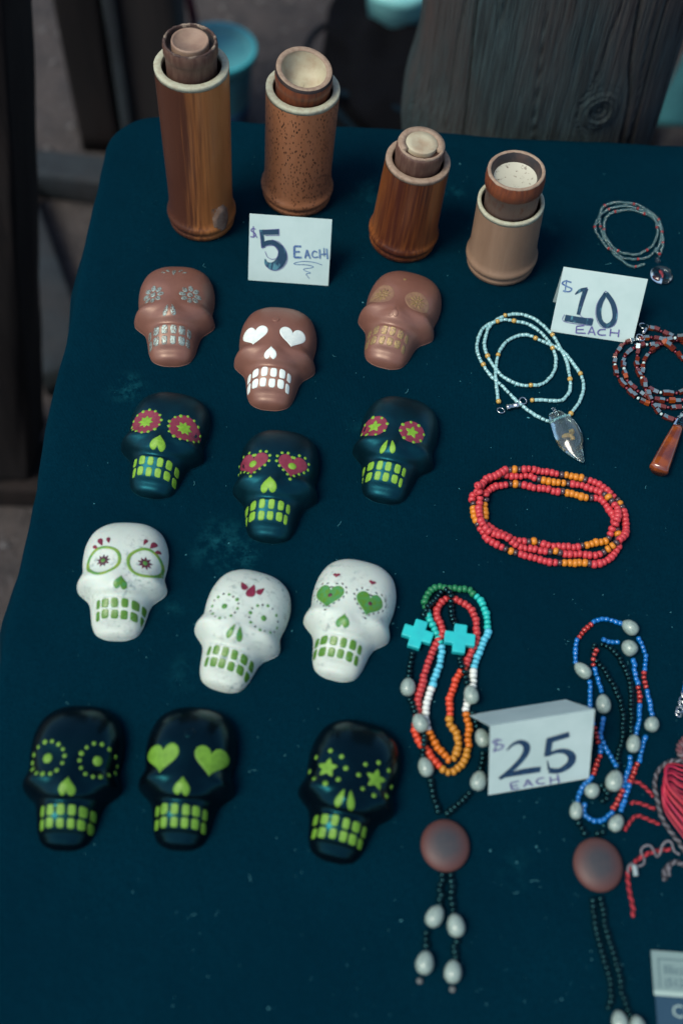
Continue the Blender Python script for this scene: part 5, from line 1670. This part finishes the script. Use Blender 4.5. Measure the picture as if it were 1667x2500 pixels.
def twisted(name, path, r, m_, turns_per_m=220, strands=2):
    out = []
    path = np.array(path)
    path, _ = resample(path, .0008)
    for s in range(strands):
        pts = []
        L_ = 0
        for i in range(len(path)):
            t = Vector(path[min(i + 1, len(path) - 1)] - path[max(i - 1, 0)]).normalized()
            if i: L_ += np.linalg.norm(path[i] - path[i - 1])
            u = t.cross(Vector((0, 0, 1)))
            u = u.normalized() if u.length > 1e-6 else Vector((1, 0, 0))
            w_ = u.cross(t)
            a_ = L_ * turns_per_m * 2 * PI + s * 2 * PI / strands
            pts.append(Vector(path[i]) + (u * math.cos(a_) + w_ * math.sin(a_)) * r * .6)
        obj(name, tube_mesh(name, pts, r * .5, m_ if s == 0 else TWIN.get(m_.name, m_), 7), root)
rope = pth([(1500, 520), (1300, 440), (1150, 410), (1056, 400), (960, 385), (880, 400), (800, 445), (740, 515), (710, 600), (705, 700), (725, 800), (745, 900), (770, 1010), (805, 1090), (855, 1170), (920, 1260), (985, 1340), (1060, 1455), (1200, 1560), (1400, 1640)], .0030)
twisted('rope_strand', rope, .0014, M_GREYR, 190, 2)
for k in range(9):
    o_ = k / 8
    j = random.uniform(-8, 8)
    pts = [(1700, 560 + 400 * o_), (1400, 500 + 420 * o_ + j), (1150, 475 + 420 * o_ + j), (1000, 440 + 400 * o_ + j), (905 - 10 * o_, 425 + 310 * o_), (838 - 45 * o_, 455 + 300 * o_), (812 - 40 * o_, 545 + 290 * o_ + j), (835 - 40 * o_, 660 + 270 * o_), (905 - 55 * o_, 765 + 300 * o_ + j), (1060, 905 + 430 * o_), (1250, 1080 + 460 * o_), (1500, 1330 + 420 * o_)]
    zz = [.002, .002, .002, .0022, .003, .004 + .001 * (k % 3), .0055 + .0012 * (k % 3), .0062, .0064 + .001 * (k % 2), .006, .005, .003]
    obj('cord', tube_mesh('cord', pth(pts, 0, 8, [q_ + (.0012 if k % 2 else 0) for q_ in zz]), mpp(2000, 2.7), M_PINK if k % 2 else M_PINK_SHADE, 8), root)
for pts in ([(425, 640), (480, 618), (540, 642), (600, 690), (652, 742), (705, 800)], [(428, 885), (480, 862), (550, 880), (625, 905), (725, 948)], [(360, 1200), (400, 1130), (460, 1050), (510, 1020), (580, 1040), (660, 1075), (775, 1122)]):
    twisted('frayed_end', pth(pts, .0012), .0012, M_PINK2, 230, 2)
twisted('frayed_end', pth([(905, 1418), (800, 1420), (700, 1440), (600, 1480), (520, 1530), (460, 1590), (410, 1650), (395, 1720), (402, 1800), (415, 1900), (432, 1980), (450, 2060), (460, 2130), (455, 2215)], .0014), .0013, M_PINK2, 210, 2)
obj('grey_thread', tube_mesh('grey_thread', pth([(1000, 1480), (930, 1440), (890, 1360), (840, 1340), (790, 1380), (775, 1460), (740, 1500), (690, 1450), (640, 1395), (570, 1400), (545, 1450), (590, 1530), (580, 1590), (500, 1620), (430, 1600), (390, 1640), (405, 1700)], 0, 8, [.002, .003, .005, .0055, .0045, .0012, .0012, .004, .0055, .005, .003, .0014, .0014, .002, .005, .004, .0014]), .0007, M_GREYR, 7), root)
obj('grey_thread', tube_mesh('grey_thread', pth([(455, 1620), (470, 1670), (478, 1740)], .0042), .0016, mat('pale_thread_end', (.25, .33, .34), rough=.8), 7), root)
twisted('grey_end', pth([(1250, 1640), (1060, 1600), (970, 1562), (890, 1592), (832, 1660), (822, 1720), (840, 1785)], .0014), .0015, M_GREYR, 200, 2)
obj('grey_thread', tube_mesh('grey_thread', pth([(895, 1605), (880, 1660), (885, 1730)], .0012), .0009, M_GREYR, 7), root)
twisted('frayed_end', pth([(1090, 100), (1040, 160), (1000, 230), (1010, 300), (1060, 350), (1150, 390)], .0022), .0024, mat('maroon_thread', (.12, .03, .04), (.14, .12, .13), 120, .8), 180, 2)

# chain end of a necklace at the table's right
root = empty('necklace_chain', (*un(1662, 1712).xy, TZ), 0, 'end of a small silver chain with one blue bead above the pink cord hank', 'chain')
CC = (1600, 1600, .1276)
obj('bead', bm_('hex', M_BLUE), root, loc_on(root, CC, 545, 655, .003), tq((.3, 1, 0)), .0026)
for (x, y, a_) in ((520, 760, .4), (500, 860, 1.2), (470, 950, .3), (440, 1060, 1.0), (415, 1140, .2), (580, 560, 1.), (620, 470, .3)):
    ring(root, loc_on(root, CC, x, y, .0018), .0021, .0006, (math.sin(a_ * 3), .3, 1.2), name='chain_link')

# ------------------------------------------------------------------ business card
def business_card():
    TL, TR = un(1586, 2321), un(1667, 2327)
    BL = un(1593, 2428)
    ex = (TR - TL).normalized()
    dn = Vector((ex.y, -ex.x, 0))
    H1 = (BL - TL).length
    root = empty('business_card', TL + Vector((0, 0, .0006)), 0, 'pale business card with dark lettering, half overlapping a dark blue card below', 'card')
    mp = mat('grey_card_stock', (.16, .25, .24), (.14, .22, .22), 30, .6)
    md = mat('dark_blue_card_stock', (.006, .045, .085), rough=.6)
    mi = mat('card_print', (.03, .075, .10), rough=.6)
    ml = mat('pale_card_edge', (.30, .42, .38), rough=.6)
    def slab(name, u0, u1, v0, v1, z0, z1, m_, par=root):
        P = [ex * u + dn * v_ for u, v_ in ((u0, v0), (u1, v0), (u1, v1), (u0, v1))]
        v = [p + Vector((0, 0, z0)) for p in P] + [p + Vector((0, 0, z1)) for p in P]
        f = [(0, 1, 2, 3), (7, 6, 5, 4), (0, 4, 5, 1), (1, 5, 6, 2), (2, 6, 7, 3), (3, 7, 4, 0)]
        return obj(name, mk_mesh(name, v, f, m_, False), par)
    slab('upper_card', 0, .089, 0, H1, .0005, .0010, mp)
    slab('lower_card', .0008, .0898, H1 - .010, H1 + .045, 0, .0004, md)
    slab('pale_edge', 0, .089, H1 - .0022, H1 + .0006, .00105, .0012, ml)
    slab('border_line', .004, .086, .0042, .0047, .00105, .00115, mi)
    slab('border_line', .0036, .0041, .0042, H1 - .004, .00105, .00115, mi)
    rot = math.atan2(ex.y, ex.x)
    def text(s, u, v_, size, m_, z):
        cu = bpy.data.curves.new('lettering', 'FONT')
        cu.body = s; cu.size = size; cu.resolution_u = 2
        o = bpy.data.objects.new('tmp', cu); COL.objects.link(o)
        bpy.context.view_layer.update()
        me = bpy.data.meshes.new_from_object(o.evaluated_get(bpy.context.evaluated_depsgraph_get()))
        bpy.data.objects.remove(o); bpy.data.curves.remove(cu)
        me.materials.clear(); me.materials.append(m_)
        t_ = obj('lettering', me, root, ex * u + dn * v_ + Vector((0, 0, z)))
        t_.rotation_euler = (0, 0, rot)
    text('Illicia F', .0065, .0125, .0072, mi, .00108)
    text('(512)-45', .0065, .0190, .0062, mi, .00108)
    text('www.be', .0065, .0250, .0056, mi, .00108)
    text('Cu', .0095, H1 + .0115, .0098, ml, .00048)
business_card()

# ------------------------------------------------------------------ lint on the cloth
def lint():
    v, f = [], []
    for k in range(620):
        px, py = rng.uniform(120, 1660), rng.uniform(330, 2480)
        p = un(px, py)
        loc = Vector((p.x, p.y, 0)) - Vector((cor.x, cor.y, 0))
        if loc.dot(eB) < .03 or loc.dot(eL) > -.02: continue
        r = .00017 * math.exp(rng.normal(0, .5))
        b = len(v)
        a = rng.uniform(0, 6.28); e = rng.uniform(1, 2.2)
        for (x, y, z) in ((1, 0, 0), (0, 1, 0), (-1, 0, 0), (0, -1, 0), (0, 0, .8)):
            X, Y = x * r * e, y * r
            v.append((p.x + X * math.cos(a) - Y * math.sin(a), p.y + X * math.sin(a) + Y * math.cos(a), TZ + .0002 + z * r))
        f += [(b, b + 1, b + 4), (b + 1, b + 2, b + 4), (b + 2, b + 3, b + 4), (b + 3, b, b + 4)]
    for k in range(22):          # short curled fibres
        p = un(rng.uniform(260, 1640), rng.uniform(420, 2450))
        L_, a, cv = rng.uniform(.002, .007), rng.uniform(0, 6.28), rng.uniform(-2.5, 2.5)
        b = len(v); x, y = p.x, p.y; wd = .00009
        for i in range(7):
            nx_, ny_ = -math.sin(a), math.cos(a)
            v.append((x + nx_ * wd, y + ny_ * wd, TZ + .0003 + .0002 * (i % 2))); v.append((x - nx_ * wd, y - ny_ * wd, TZ + .0003 + .0002 * (i % 2)))
            x += math.cos(a) * L_ / 6; y += math.sin(a) * L_ / 6; a += cv / 6
        for i in range(6): f.append((b + 2 * i, b + 2 * i + 1, b + 2 * i + 3, b + 2 * i + 2))
    o = obj('lint', mk_mesh('lint', v, f, mat('pale_lint', (.06, .25, .29), rough=.9)))
    tag(o, 'specks of pale lint scattered over the black tablecloth', 'lint', kind='stuff')
lint()
